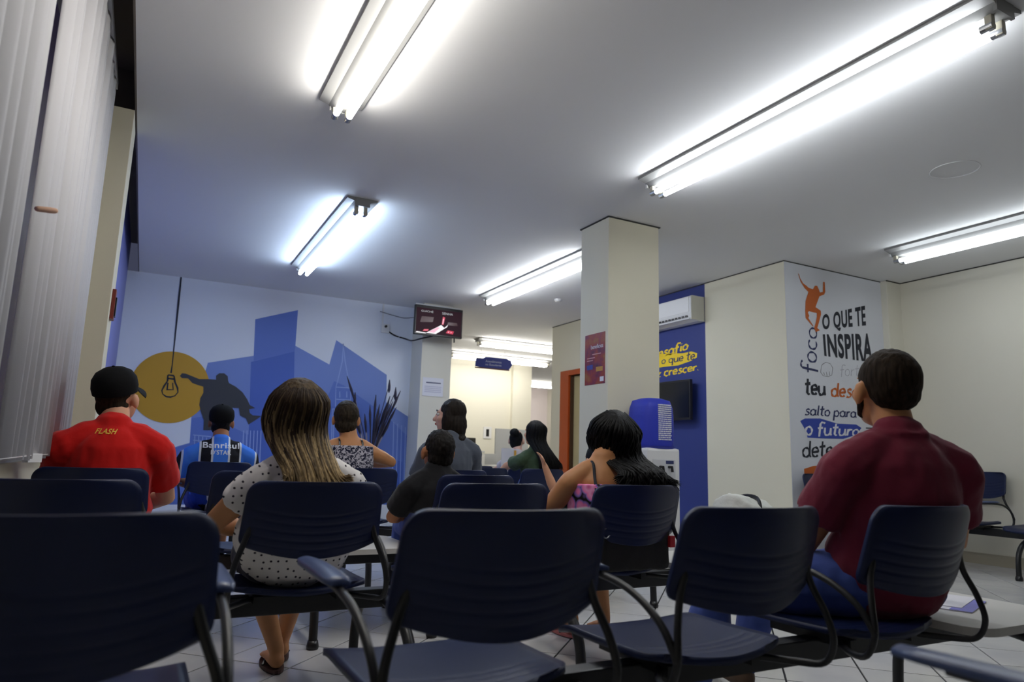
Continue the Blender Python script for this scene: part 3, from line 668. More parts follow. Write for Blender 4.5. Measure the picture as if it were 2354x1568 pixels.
vl2 = [0,.008,.025,.05]+[.05+.30*k/22 for k in range(1,23)]+[.42,.5,.6,.7,.78,.84,.89,.93,.96,.985,1]
seat_me = MB().slab(lambda u, v: seat_pt(u, v, 1), lambda u, v: seat_pt(u, v, 0), 22, 1, vs_=vl2).mesh('seat', True)
def rod_me(sx):
    P = curve_pts([(sx*.206,.098,.668), (sx*.226,.098,.61), (sx*.252,.078,.54), (sx*.264,.066,.47), (sx*.262,.095,.412), (sx*.235,.165,.400), (sx*.16,.26,.400)], 5)
    return MB().tube(P, [(.0085,.010)]*len(P), 10, ref=(0,1,0)).mesh('back_support', True)
def arm_me(sx):
    P = curve_pts([(sx*.266,.062,.47), (sx*.270,.115,.545), (sx*.273,.22,.600), (sx*.274,.36,.622), (sx*.274,.64,.628)], 5)
    return MB().tube(P, .0095, 10).mesh('armrest', True)
def pad_me(sx):
    f = lambda u, v, t: Vector((sx*.274+(2*u-1)*(.030 if 0 < v < 1 else .022), .345+.37*v, .640+(.006*(1-(2*u-1)**2)+.004*math.sin(PI*v) if t else -.008)))
    return MB().slab(lambda u, v: f(u, v, 1), lambda u, v: f(u, v, 0), 6, 8).mesh('arm_pad', True)
def leg_me(sy):
    P = curve_pts([(0,0,.355), (0,sy*.12,.34), (0,sy*.27,.30), (0,sy*.355,.20), (0,sy*.375,.02)], 5)
    return MB().tube(P, .021, 12).mesh('leg', True)
ROD = {s_: rod_me(s_) for s_ in (-1, 1)}; ARM = {s_: arm_me(s_) for s_ in (-1, 1)}; PAD = {s_: pad_me(s_) for s_ in (-1, 1)}; LEG = {s_: leg_me(s_) for s_ in (-1, 1)}
brk_me = MB().box((-.16,.22,.385), (-.13,.52,.412)).box((.13,.22,.385), (.16,.52,.412)).box((-.16,.33,.372), (.16,.40,.39)).mesh('seat_bracket')
foot_me = MB().lathe([(.026,0),(.03,.012),(.024,.04)], n=14).mesh('foot', True)
hi_me = None
def bench(label, x0, Y0, seats, beam, legs, rotz=0, arms=None, table=None, hi=0, zoff=0):
    """seats: x offsets; local y runs forward from the backrest; arms: {seat index: 'L','R','LR'}"""
    t = thing('waiting_bench', label, 'bench', (x0, Y0, zoff), rotz, 'linked blue waiting chairs')
    part('beam', MB().box((beam[0],.325,.325), (beam[1],.385,.395), bev=.005), MT['metal_dark'], t)
    for lx in legs:
        for sy in (-1, 1):
            l = part('leg', LEG[sy], MT['metal_dark'], t, loc=(lx,.355,0))
            part('foot', foot_me, MT['black_plastic'], l, loc=(0,sy*.375,0))
    for i, sx in enumerate(seats):
        part('seat', seat_me, MT['navy'], t, loc=(sx,0,0))
        part('backrest', back_me, MT['navy'], t, loc=(sx,0,hi))
        part('seat_bracket', brk_me, MT['metal_dark'], t, loc=(sx,0,0))
        for s_ in (-1, 1):
            r_ = part('back_support', ROD[s_], MT['metal_dark'], t, loc=(sx,0,0))
            if hi: part('support_extension', MB().tube([(s_*.206,.098,.66), (s_*.206,.09,.66+hi)], .011, 8), MT['metal_dark'], r_)
        a = (arms or {}).get(i, '')
        for s_, L in ((-1, 'L'), (1, 'R')):
            if L in a:
                ar = part('armrest', ARM[s_], MT['metal_dark'], t, loc=(sx,0,0)); part('arm_pad', PAD[s_], MT['arm_blue'], ar)
    if table:
        a, b = table
        tp = MB(); r = .09; pts = []
        for cx, cy, a0 in ((b-r,.70-r,0), (a+r,.70-r,90), (a+r,.09+r,180), (b-r,.09+r,270)):
            pts += [(cx+r*math.cos(math.radians(a0+k*15)), cy+r*math.sin(math.radians(a0+k*15)), .405) for k in range(7)]
        part('table_top', MB().prism(pts, (0,0,.026)), MT['table'], t, label='pale grey table top')
        part('table_bracket', MB().box(((a+b)/2-.12,.22,.39), ((a+b)/2+.12,.52,.405)), MT['metal_dark'], t)
    return t
bench('linked blue chairs whose near armrest pokes into the bottom right corner', 1.37, .02, [0,.71], (-.3,1.0), (.1,.85), arms={0:'L',1:'R'})
bench('nearest blue chair at the lower left corner, with a right armrest', -.10, 1.22, [0], (-.33,.32), (-.12,.15), arms={0:'R'})
bench('three-seat blue bench with a grey side table, under the man in maroon', 1.385, 1.22, [-.695,0,.695], (-1.0,1.62), (-.36,1.50), arms={0:'L',1:'L',2:'L'}, table=(.99,1.60))
bench('second blue chair from the front along the blinds, backrest empty', -.215, 2.42, [0], (-.2,.30), (-.1,.2), arms={})
bench('three-seat blue bench where the woman in dotted blouse sits', 1.26, 2.42, [-.70,0,.70], (-1.0,1.75), (-.35,.35), arms={0:'R',2:'L'}, table=(1.10,1.72))
bench('blue chair beside the blinds under the red-shirted man', -.185, 3.68, [0], (-.17,.30), (-.1,.2))
bench('two-seat blue bench with a pale middle table, under the boy in black', 1.11, 3.50, [-.57,.57], (-.85,.85), (-.3,.3), arms={1:'L'}, table=(-.25,.25))
bench('two-seat blue bench under the women in patterned top and grey shirt', 1.72, 4.68, [-.34,.36], (-.65,.65), (-.3,.3), arms={})
bench('blue chair under the person in striped jersey', .56, 5.80, [0], (-.35,.35), (-.2,.2), arms={0:'L'})
bench('far blue chair under the long-haired woman in green', 3.46, 5.80, [0,-.62], (-.95,.3), (-.8,.15))
bench('farthest blue chair under the woman with a hair bun', 3.92, 6.95, [0,-.66], (-1.0,.35), (-.5,.1))
bench('blue bench against the white lettered panel, half hidden by the maroon shirt', 6.10, 4.84, [.10], (-.35,.4), (-.2,.25), rotz=PI, hi=.03)
bench('blue bench along the right wall, facing into the room', 7.52, 4.02, [0,-.68], (-1.1,.55), (.42,-.6), rotz=PI/2, hi=.10, arms={0:'L'})

# ================================================================== PEOPLE
def skin_mat(name, col):
    m = mat(name, col, .5, var=.06, vscale=25, spec=.4); nt, b = nodes_of(m)
    b.inputs['Subsurface Weight'].default_value = .06; b.inputs['Subsurface Radius'].default_value = (.012,.005,.003); return m
SK_L = skin_mat('skin_light', s2l(214,160,128)); SK_M = skin_mat('skin_tan', s2l(196,138,92)); SK_D = skin_mat('skin_brown', s2l(170,112,74)); SK_P = skin_mat('skin_pale', s2l(222,178,158))
def hair_mat(name, root, tip=None, z0=0, z1=1, rough=.55):
    m = mat(name, root, rough, spec=.15); nt, b = nodes_of(m); tc = nt.nodes['Texture Coordinate']
    mp = nt.nodes.new('ShaderNodeMapping'); mp.inputs['Scale'].default_value = (90,90,5); nt.links.new(tc.outputs['Object'], mp.inputs['Vector'])
    n = nt.nodes.new('ShaderNodeTexNoise'); n.inputs['Scale'].default_value = 1; n.inputs['Detail'].default_value = 4; nt.links.new(mp.outputs[0], n.inputs['Vector'])
    bp = nt.nodes.new('ShaderNodeBump'); bp.inputs['Strength'].default_value = .6; bp.inputs['Distance'].default_value = .008
    nt.links.new(n.outputs['Fac'], bp.inputs['Height']); nt.links.new(bp.outputs[0], b.inputs['Normal'])
    r = ramp(nt, n.outputs['Fac'], [(.3, tuple(c*.55 for c in root)), (.7, tuple(min(1, c*1.5) for c in root))])
    out = r.outputs[0]
    if tip:
        sp = nt.nodes.new('ShaderNodeSeparateXYZ'); nt.links.new(tc.outputs['Object'], sp.inputs[0])
        at = nt.nodes.new('ShaderNodeAttribute'); at.attribute_name = 'strand'
        ad = nt.nodes.new('ShaderNodeMath'); ad.operation = 'MULTIPLY_ADD'; nt.links.new(at.outputs['Fac'], ad.inputs[0]); ad.inputs[1].default_value = .30; nt.links.new(sp.outputs[2], ad.inputs[2])
        mr = nt.nodes.new('ShaderNodeMapRange'); nt.links.new(ad.outputs[0], mr.inputs[0]); mr.inputs[1].default_value = z0; mr.inputs[2].default_value = z1
        r2 = ramp(nt, n.outputs['Fac'], [(.3, tuple(c*.6 for c in tip)), (.7, tuple(min(1, c*1.25) for c in tip))])
        mx = nt.nodes.new('ShaderNodeMix'); mx.data_type = 'RGBA'; nt.links.new(mr.outputs[0], mx.inputs[0]); nt.links.new(r2.outputs[0], mx.inputs[6]); nt.links.new(out, mx.inputs[7]); out = mx.outputs[2]
    nt.links.new(out, b.inputs['Base Color']); return m
def cloth(name, col, bump=.25, var=.08): return mat(name, col, .85, bump=bump, bscale=25, var=var, vscale=9, spec=.2, sheen=.15)
def pattern_cloth(name, kind):
    m = mat(name, (.5,.5,.5), .85, spec=.2); nt, b = nodes_of(m); tc = nt.nodes['Texture Coordinate']
    if kind == 'dots':
        v = nt.nodes.new('ShaderNodeTexVoronoi'); v.voronoi_dimensions = '2D'; v.inputs['Scale'].default_value = 36; v.inputs['Randomness'].default_value = .45
        sp = nt.nodes.new('ShaderNodeSeparateXYZ'); nt.links.new(tc.outputs['Object'], sp.inputs[0]); cb = nt.nodes.new('ShaderNodeCombineXYZ'); nt.links.new(sp.outputs[0], cb.inputs[0]); nt.links.new(sp.outputs[2], cb.inputs[1]); nt.links.new(cb.outputs[0], v.inputs['Vector'])
        r = ramp(nt, v.outputs['Distance'], [(0, (.03,.025,.04)), (.115, (.03,.025,.04)), (.165, (.82,.79,.78)), (1, (.82,.79,.78))])
        out = r.outputs[0]
    elif kind == 'leopard':
        n = nt.nodes.new('ShaderNodeTexNoise'); n.inputs['Scale'].default_value = 55; n.inputs['Detail'].default_value = 2; n.inputs['Distortion'].default_value = 1.2; nt.links.new(tc.outputs['Object'], n.inputs['Vector'])
        out = ramp(nt, n.outputs['Fac'], [(0, (.02,.022,.05)), (.46, (.02,.022,.05)), (.52, (.55,.53,.60)), (1, (.62,.60,.66))]).outputs[0]
    elif kind == 'floral_pink':
        v = nt.nodes.new('ShaderNodeTexVoronoi'); v.inputs['Scale'].default_value = 17; nt.links.new(tc.outputs['Object'], v.inputs['Vector'])
        out = ramp(nt, v.outputs['Distance'], [(0, s2l(215,60,140)), (.30, s2l(250,170,215)), (.52, s2l(245,130,190)), (.60, s2l(150,120,200)), (.70, (.01,.01,.012)), (1, (.01,.01,.012))]).outputs[0]
    elif kind == 'floral_dark':
        n = nt.nodes.new('ShaderNodeTexNoise'); n.inputs['Scale'].default_value = 38; n.inputs['Detail'].default_value = 3; n.inputs['Distortion'].default_value = 2; nt.links.new(tc.outputs['Object'], n.inputs['Vector'])
        out = ramp(nt, n.outputs['Fac'], [(0, (.008,.008,.008)), (.56, (.01,.01,.01)), (.60, s2l(120,110,40)), (.66, s2l(90,90,40)), (.72, s2l(40,60,60)), (1, (.02,.02,.02))]).outputs[0]
    elif kind == 'jersey':
        sp = nt.nodes.new('ShaderNodeSeparateXYZ'); nt.links.new(tc.outputs['Object'], sp.inputs[0])
        md = nt.nodes.new('ShaderNodeMath'); md.operation = 'MULTIPLY_ADD'; nt.links.new(sp.outputs[0], md.inputs[0]); md.inputs[1].default_value = 1/.21; md.inputs[2].default_value = 10.333
        fr = nt.nodes.new('ShaderNodeMath'); fr.operation = 'FRACT'; nt.links.new(md.outputs[0], fr.inputs[0])
        B, W_, K = s2l(70,130,235), (.75,.78,.85), (.012,.012,.016)
        out = ramp(nt, fr.outputs[0], [(0, W_), (.07, B), (.58, W_), (.65, K), (1, K)], 'CONSTANT').outputs[0]
    bp = nt.nodes.new('ShaderNodeBump'); bp.inputs['Strength'].default_value = .25; n3 = nt.nodes.new('ShaderNodeTexNoise'); n3.inputs['Scale'].default_value = 25
    nt.links.new(tc.outputs['Object'], n3.inputs['Vector']); nt.links.new(n3.outputs['Fac'], bp.inputs['Height']); nt.links.new(bp.outputs[0], b.inputs['Normal'])
    nt.links.new(out, b.inputs['Base Color']); return m
EYE_W = mat('eye_white', (.75,.74,.72), .25); EYE_D = mat('eye_iris', (.03,.015,.01), .2); LIP = mat('lips', s2l(165,85,80), .45); JEAN = cloth('blue_denim', s2l(70,90,165))

def head_frame(hd):
    R = Matrix.Rotation(hd.get('yaw', 0), 3, 'Z') @ Matrix.Rotation(-hd.get('pitch', 0), 3, 'X') @ Matrix.Rotation(hd.get('roll', 0), 3, 'Y')
    return Vector(hd['c']), R
def head_prims(mb, c, R, s=1.0):
    def P(x, y, z): return c + R @ (Vector((x, y, z))*s)
    mb.ell(P(0,-.012,.03), (.074*s,.092*s,.092*s), R); mb.ell(P(0,.028,-.03), (.060*s,.066*s,.082*s), R); mb.ell(P(0,.050,-.082), (.036*s,.034*s,.028*s), R)
    mb.tube([P(0,.088,.02), P(0,.102,-.008), P(0,.110,-.026)], [.009*s,.012*s,.016*s], 8, cap='round')
    mb.ell(P(0,.082,.030), (.045*s,.015*s,.011*s), R); mb.ell(P(0,.083,-.056), (.024*s,.014*s,.012*s), R)
    for sx in (-1, 1):
        mb.ell(P(sx*.083,-.006,-.006), (.012*s,.023*s,.036*s), R); mb.ell(P(sx*.038,.062,-.02), (.024*s,.024*s,.024*s), R)
def hand_prims(mb, wr, el, up=Vector((0,0,1)), s=1.0, curl=.6):
    d = (wr-el).normalized(); sd = d.cross(up); sd = sd.normalized() if sd.length > .1 else Vector((1,0,0)); nrm = sd.cross(d)
    pc = wr + d*.045*s; mb.tube([wr, wr+d*.03*s, wr+d*.085*s], [(.028*s,.022*s),(.038*s,.017*s),(.040*s,.014*s)], 10, ref=sd, cap='round')
    for k, (o, L) in enumerate(((-.030,.062),(-.010,.072),(.010,.068),(.029,.052))):
        a = wr + d*.085*s + sd*o*s; b = a + d*L*.5*s - nrm*L*.22*curl*s; c_ = b + d*L*.30*s - nrm*L*.45*curl*s
        mb.tube([a-d*.015*s, a, b, c_], [.0098*s,.0098*s,.009*s,.0078*s], 7, cap='round')
    a = wr + d*.025*s - sd*.030*s; mb.tube([a, a-sd*.022*s+d*.025*s, a-sd*.026*s+d*.058*s-nrm*.012*s], [.0125*s,.011*s,.009*s], 7, cap='round')
def person(label, base, P, skin, parts, group=None, hand_s=1.0):
    """P: joints in local coordinates (x right, y facing, z up); parts: list of callables adding children."""
    t = thing('person', label, 'person', (base[0], base[1], 0), P.get('yaw', 0), group)
    g = P.get('g', 1.0); mb = MB()
    pel, wai, che, nek = [Vector(P[k]) for k in ('pelvis', 'waist', 'chest', 'neck')]; sw_ = P['sw']
    def torso(m, e=0.0, low=-.0):
        m.tube([pel+Vector((0,0,.02)), pel+Vector((0,0,.07)), wai, che-Vector((0,0,.02)), che+(nek-che)*.42, che+(nek-che)*.72, nek-(nek-che)*.04], [(.165*g+e,.125*g+e),(.172*g+e,.135*g+e),(.150*g+e,.118*g+e),(sw_*.86+e,.122*g+e),(sw_*.84+e,.105*g+e),(sw_*.58+e,.085*g+e),(.070+e,.060+e)], 20, cap='round')
        for s_, L in ((-1,'L'),(1,'R')):
            m.tube([nek-Vector((0,0,.035))+Vector((s_*.04,0,0)), nek*.5+Vector(P['sh'+L])*.5+Vector((0,0,.002)), Vector(P['sh'+L])], [.046+e,.050*g+e,.056*g+e], 12, cap='round')
    def arm(m, L, e=0.0, upto=2.0, r=(.055,.047,.040,.027)):
        s0, e0, w0 = Vector(P['sh'+L]), Vector(P['el'+L]), Vector(P['wr'+L])
        if upto <= 1: m.tube([s0, s0+(e0-s0)*upto*.5, s0+(e0-s0)*upto], [r[0]*g+e, r[0]*g*.96+e, (r[0]+(r[1]-r[0])*upto)*g+e*1.25], 14, cap='flat')
        else: m.tube([s0, s0+(e0-s0)*.5, e0, e0+(w0-e0)*.35, w0], [r[0]*g+e, r[1]*1.06*g+e, r[2]*1.02*g+e, r[2]*1.05*g+e, r[3]*g+e], 12, cap='round')
    def leg(m, L, e=0.0, upto=2.0):
        h0, k0, a0 = pel+Vector((-.09 if L == 'L' else .09, .02, -.01)), Vector(P['kn'+L]), Vector(P['an'+L])
        if upto <= 1: m.tube([h0, h0+(k0-h0)*.5*upto, h0+(k0-h0)*upto], [.092*g+e,.082*g+e,(.092-.03*upto)*g+e*1.5], 14, cap='round')
        else: m.tube([h0, h0+(k0-h0)*.5, k0, k0+(a0-k0)*.3, a0], [.090*g+e,.080*g+e,.060*g+e,.056*g+e,.034*g+e], 14, cap='round')
    torso(mb)
    for L in 'LR':
        arm(mb, L); leg(mb, L); a0 = Vector(P['an'+L]); td = Vector(P.get('toe'+L, a0+Vector((0,.17,-.05))))
        mb.tube([a0-Vector((0,.015,.035)), a0+(td-a0)*.45+Vector((0,0,-.01)), td], [(.034,.034),(.038,.026),(.034,.014)], 10, cap='round')
        hand_prims(mb, Vector(P['wr'+L]), Vector(P['el'+L]), Vector(P.get('hup', (0,0,1))), hand_s)
    c, R = head_frame(P['head']); hs_ = P.get('hs', 1.07)
    mb.tube([nek-Vector((0,0,.03)), nek+(c-nek)*.45, c+R@Vector((0,-.02,-.03))], [.064*g**.5,.060*g**.5,.060], 14, cap='round')
    head_prims(mb, c, R, hs_)
    part('body', remesh(mb, .0085, 5), skin, t)
    if P.get('face'):
        for sx in (-1, 1):
            ey = part('eye', MB().ell((0,0,0), (.012*hs_,)*3), EYE_W, t, loc=c+R@(Vector((sx*.032,.078,.012))*hs_), smooth=True)
            part('iris', MB().ell(R@Vector((0,.0085*hs_,0)), (.0062*hs_,)*3), EYE_D, ey, smooth=True)
            part('eyebrow', MB().tube([c+R@(Vector((sx*a,b,d))*hs_) for a, b, d in ((.016,.097,.036),(.036,.092,.042),(.054,.078,.036))], [.003,.004,.002], 6), EYE_D, t)
        part('lips', MB().ell(c+R@(Vector((0,.094,-.057))*hs_), (.021*hs_,.008*hs_,.009*hs_), R), LIP, t, smooth=True)
    ctx = dict(t=t, P=P, torso=torso, arm=arm, leg=leg, c=c, R=R, s=hs_)
    for fn in parts: fn(ctx)
    return t
def garment(name, m, e=.014, sleeve=.6, torso=True, disp=.006, dscale=.07, label=None, extra=None, vox=.0085):
    def fn(x):
        mb = MB()
        if torso: x['torso'](mb, e)
        if sleeve:
            for L in 'LR': x['arm'](mb, L, e+.004, sleeve)
        if extra: extra(mb, x)
        x[name] = part(name, remesh(mb, vox, 4, disp, dscale), m, x['t'], label=label)
    return fn
def trousers(name, m, e=.014, upto=2.0, disp=.005, label=None):
    def fn(x):
        mb = MB(); p = Vector(x['P']['pelvis'])
        mb.tube([p+Vector((0,0,.03)), p+Vector((0,0,.09))], [(.17*x['P'].get('g',1)+e,.13*x['P'].get('g',1)+e)]*2, 18, cap='round')
        for L in 'LR': x['leg'](mb, L, e, upto)
        part(name, remesh(mb, .009, 4, disp, .06), m, x['t'], label=label)
    return fn
def shoes(m, name='shoe'):
    def fn(x):
        for L in 'LR':
            a0 = Vector(x['P']['an'+L]); td = Vector(x['P'].get('toe'+L, a0+Vector((0,.17,-.05)))); mb = MB()
            mb.tube([a0-Vector((0,.02,.03)), a0+(td-a0)*.5+Vector((0,0,-.005)), td+Vector((0,.01,.004))], [(.044,.048),(.048,.040),(.042,.026)], 12, cap='round')
            part(name, remesh(mb, .008, 3), m, x['t'])
    return fn
def sandals(m):
    def fn(x):
        for L in 'LR':
            a0 = Vector(x['P']['an'+L]); td = Vector(x['P'].get('toe'+L, a0+Vector((0,.17,-.05)))); d = (td-a0); d.z = 0; d.normalize(); sd = Vector((d.y,-d.x,0)); hl = Vector((a0.x,a0.y,0))-d*.05
            pts = [hl+d*(.125*(1-math.cos(a)))+sd*(.044*math.sin(a))+Vector((0,0,.004)) for a in [2*PI*k/20 for k in range(20)]]
            so = part('sandal', MB().prism(pts, (0,0,.014)), m, x['t'])
            f = hl+d*.19
            part('strap', MB().tube(curve_pts([f+Vector((0,0,.018)), f-d*.03+Vector((0,0,.05)), f-d*.09+sd*.044+Vector((0,0,.02))],4), .006, 6).tube(curve_pts([f+Vector((0,0,.018)), f-d*.03+Vector((0,0,.05)), f-d*.09-sd*.044+Vector((0,0,.02))],4), .006, 6), MT['black_plastic'], so)
    return fn
def hair_short(m, low=-.02, puff=0.0, curly=0, fade=None, front=.055):
    def fn(x):
        c, R, s_ = x['c'], x['R'], x['s']; mb = MB()
        mb.ell(c+R@(Vector((0,-.022,.040))*s_), ((.0775+puff)*s_,(.096+puff)*s_,(.088+puff)*s_), R, 20, 12)
        mb.ell(c+R@(Vector((0,-.050,low))*s_), ((.070+puff*.5)*s_,(.058+puff*.5)*s_,.062*s_), R, 18, 10)
        me = remesh(mb, .006, 3, curly or .0025, .012 if curly else .02)
        part('hair', me, m, x['t'])
    return fn
def strands(x, m, n, spread, length, name='hair', wave=0, r=.007, xoff=0, side=0, seed=1, flare=.10, back=.095, cap=True, lowcap=-.05, sweep=0):
    """long hair: a scalp cap plus many tapered locks that follow the head and hang down the back"""
    rnd = random.Random(seed); c, R, s_ = x['c'], x['R'], x['s']; mb = MB(); val = []
    if cap:
        cm = MB().ell(c+R@(Vector((0,-.020,.036))*s_), (.086*s_,.098*s_,.092*s_), R, 20, 12).ell(c+R@(Vector((0,-.05,lowcap))*s_), (.080*s_,.062*s_,.085*s_), R, 18, 10)
        me0 = remesh(cm, .008, 3, .003, .015); part(name, me0, m, x['t'])
    for k in range(n):
        u = rnd.uniform(-1, 1); a = u*spread; L = length*(1-.25*abs(u))*rnd.uniform(.80, 1.0); lay = rnd.uniform(0, .018)
        p0 = c+R@(Vector((math.sin(a*.5)*.05, -.01-.05*math.cos(a), .118))*s_)
        p1 = c+R@(Vector((math.sin(a)*(.086+lay), -.02-math.cos(a)*(.090+lay), .055))*s_)
        p2 = c+R@(Vector((math.sin(a)*(.092+lay), -.015-math.cos(a)*(.088+lay), -.06))*s_)
        p2.x += sweep*.6; p1.x += sweep*.15
        end = Vector((c.x+xoff+math.sin(a)*(.092+flare*rnd.uniform(.4,1)), min(c.y-.02-(.45+.55*math.cos(a))*back*.6, Vector(x['P']['neck']).y-.15)-.03*rnd.random(), p2.z-L))
        mid = p2*.5+end*.5+Vector((side+rnd.uniform(-.012,.012), -.035-.03*math.cos(a), 0))
        nk = Vector(x['P']['neck']); p3 = Vector((nk.x*.3+c.x*.7+sweep+xoff*.45+math.sin(a)*.098, nk.y-.118-.03*math.cos(a)-lay, nk.z-.055))
        if p3.y > p2.y-.005: p3.y = p2.y-.005
        pts = curve_pts([p0, p1, p2, p3, end] if L > .12 else [p0, p1, p2, end], 6 if wave > .006 else 4)
        if wave:
            ph = rnd.uniform(0, 6.28); fq = rnd.uniform(26, 42)
            for i, q in enumerate(pts):
                tt = i/len(pts); q += Vector((math.sin(ph+fq*q.z), math.cos(ph*1.3+fq*.9*q.z), 0))*wave*min(1, tt*1.8)
        m_ = len(pts); rr = [r*(.55+.6*math.sin(PI*min(.96, .12+.85*i/m_)))*(1 if i < m_-3 else .55*(m_-i)/3) for i in range(m_)]
        b = len(mb.v); mb.tube(pts, [(q, q*.6) for q in rr], 5); val += [rnd.random()]*(len(mb.v)-b)
    me = mb.mesh(name+'_locks', True, fix=False); at = me.attributes.new('strand', 'FLOAT', 'POINT'); at.data.foreach_set('value', val)
    part('hair_locks', me, m, x['t'])
def back_text(x, gname, txt, m, cx, z, wd, ht, italic=0):
    """print lettering onto the back of a garment"""
    o = x[gname]; bvh = BVHTree.FromPolygons([v.co for v in o.data.vertices], [p.vertices[:] for p in o.data.polygons])
    vs, fs = text2d(txt, .02); bm = bmesh.new(); bv = [bm.verts.new((a, b, 0)) for a, b in vs]
    for f in fs:
        try: bm.faces.new([bv[i] for i in f])
        except ValueError: pass
    bmesh.ops.triangulate(bm, faces=bm.faces[:]); bmesh.ops.subdivide_edges(bm, edges=bm.edges[:], cuts=1, use_grid_fill=True)
    for v in bm.verts:
        X = cx+(v.co.x-.5)*wd+italic*(v.co.y-.5)*ht; Z = z+(v.co.y-.5)*ht
        hit = bvh.ray_cast(Vector((X,-1.5,Z)), Vector((0,1,0)))[0]
        v.co = (hit if hit else Vector((X,-.2,Z)))+Vector((0,-.004,0))
    me = bpy.data.meshes.new('shirt_lettering'); bm.to_mesh(me); bm.free()
    part('shirt_lettering', me, m, o)
def cap_hat(m, yaw=0, logo=False):
    def fn(x):
        c, R, s_ = x['c'], x['R'], x['s']; R2 = R @ Matrix.Rotation(yaw, 3, 'Z')
        mb = MB(); P = [(.088,.0),(.092,.03),(.088,.065),(.070,.095),(.04,.113),(.006,.119)]
        n = 28; vs = [c+R2@(Vector((r_*math.cos(2*PI*k/n), r_*1.10*math.sin(2*PI*k/n)-.016, z+.034))*s_) for r_, z in P for k in range(n)]
        fs = [(i*n+k, i*n+(k+1)%n, (i+1)*n+(k+1)%n, (i+1)*n+k) for i in range(len(P)-1) for k in range(n)]+[tuple((len(P)-1)*n+k for k in range(n))]
        mb.add(vs, fs); h = part('cap', mb, m, x['t'], smooth=True)
        def br(u, v, t_):
            a = (u-.5)*2.3; r0 = Vector((.088*math.sin(a), .094*math.cos(a)-.016, .036)); r1 = Vector((.080*math.sin(a)*1.05, .094*math.cos(a)+.078*math.cos(a)**.5 if math.cos(a) > 0 else 0, +.012-.03*abs(math.sin(a))))
            return c+R2@((r0*(1-v)+r1*v+Vector((0,0,.0025 if t_ else -.0015)))*s_)
        part('brim', MB().slab(lambda u, v: br(u, v, 1), lambda u, v: br(u, v, 0), 12, 4), m, h, smooth=True)
        part('button', MB().ell(c+R2@(Vector((0,-.016,.154))*s_), (.008,.008,.005)), m, h, smooth=True)
        if logo: part('badge', MB().ell(c+R2@(Vector((-.018,-.104,.090))*s_), (.016,.006,.010), R2), MT['white_plastic'], h, smooth=True)
    return fn
def joints(h=1.26, sw=.20, lean=0.0, g=1.0, dx=0.0, head=None, L=None, R=None, legL=None, legR=None, sit=.545, drop=0.0, neck=.0):
    """default seated pose; y=0 at the pelvis, back of the chair at about y=-.2"""
    zs = h-.330-drop; ys = -.10+lean
    d = dict(pelvis=(0,0,sit), waist=(dx*.4, -.06+lean*.35, sit+(zs-sit)*.38), chest=(dx*.8, ys*.9, zs-.13), neck=(dx, ys+.01, zs+.045), sw=sw, g=g,
             shL=(dx-sw, ys, zs-.070), shR=(dx+sw, ys, zs-.070),
             elL=(dx-sw-.06, ys+.10, zs-.33), elR=(dx+sw+.06, ys+.10, zs-.33), wrL=(-.13, .24, sit+.13), wrR=(.13, .24, sit+.13),
             knL=(-.12,.43,.50), knR=(.12,.43,.50), anL=(-.13,.46,.09), anR=(.13,.46,.09))
    hd = dict(c=(dx, ys+.05, h-.125)); hd.update(head or {}); d['head'] = hd
    for k, v in (L or {}).items(): d[k+'L'] = v
    for k, v in (R or {}).items(): d[k+'R'] = v
    for k, v in (legL or {}).items(): d[k+'L'] = v
    for k, v in (legR or {}).items(): d[k+'R'] = v
    return d
DARK = hair_mat('dark_brown_hair', (.016,.012,.009)); BLACK = hair_mat('black_hair', (.006,.006,.007)); BROWN = hair_mat('short_brown_hair', (.022,.014,.008), rough=.75)
# ---- man in maroon polo, nearest on the right
def polo_extra(mb, x):
    n = Vector(x['P']['neck']); mb.tube([n+Vector((0,0,-.055)), n+Vector((0,-.004,-.012)), n+Vector((0,-.004,.012))], [(.098,.088),(.090,.082),(.096,.088)], 18, cap='flat')
    p = Vector(x['P']['pelvis']); mb.tube([p+Vector((0,-.01,.05)), p+Vector((0,-.01,.12))], [(.205,.165),(.20,.155)], 20, cap='round')
def beard(x):
    c, R, s_ = x['c'], x['R'], x['s']
    mb = MB().ell(c+R@Vector((0,.040,-.070)), (.060,.060,.048), R)
    for sx in (-1, 1): mb.tube([c+R@Vector((sx*.070,.02,-.01)), c+R@Vector((sx*.066,.026,-.05)), c+R@Vector((sx*.045,.05,-.085))], [.008,.016,.02], 8, cap='round')
    part('beard', remesh(mb, .006, 3, .002, .012), BROWN, x['t'])
person('man in maroon polo shirt and jeans, dark short hair and beard, at right', (2.29,1.56),
       dict(yaw=-.36, hs=1.18) | joints(1.335, .192, .0, 1.10,  head=dict(c=(.0,-.04,1.185), yaw=-.06, pitch=-.22), drop=.02,
              L=dict(el=(-.245,.09,.66), wr=(-.16,.28,.66)), R=dict(el=(.28,.03,.68), wr=(.16,.28,.66)),
              legL=dict(kn=(-.54,.14,.50), an=(-.62,.25,.10), toe=(-.70,.40,.05)), legR=dict(kn=(-.21,.445,.50), an=(-.25,.60,.10), toe=(-.30,.77,.05))),
       SK_M, [garment('polo_shirt', cloth('maroon_cotton', s2l(120,38,58)), .022, .62, disp=.009, dscale=.09, extra=polo_extra), trousers('jeans', JEAN, .016), shoes(cloth('brown_shoe', s2l(95,75,60))), hair_short(BROWN, .008, .002), beard])
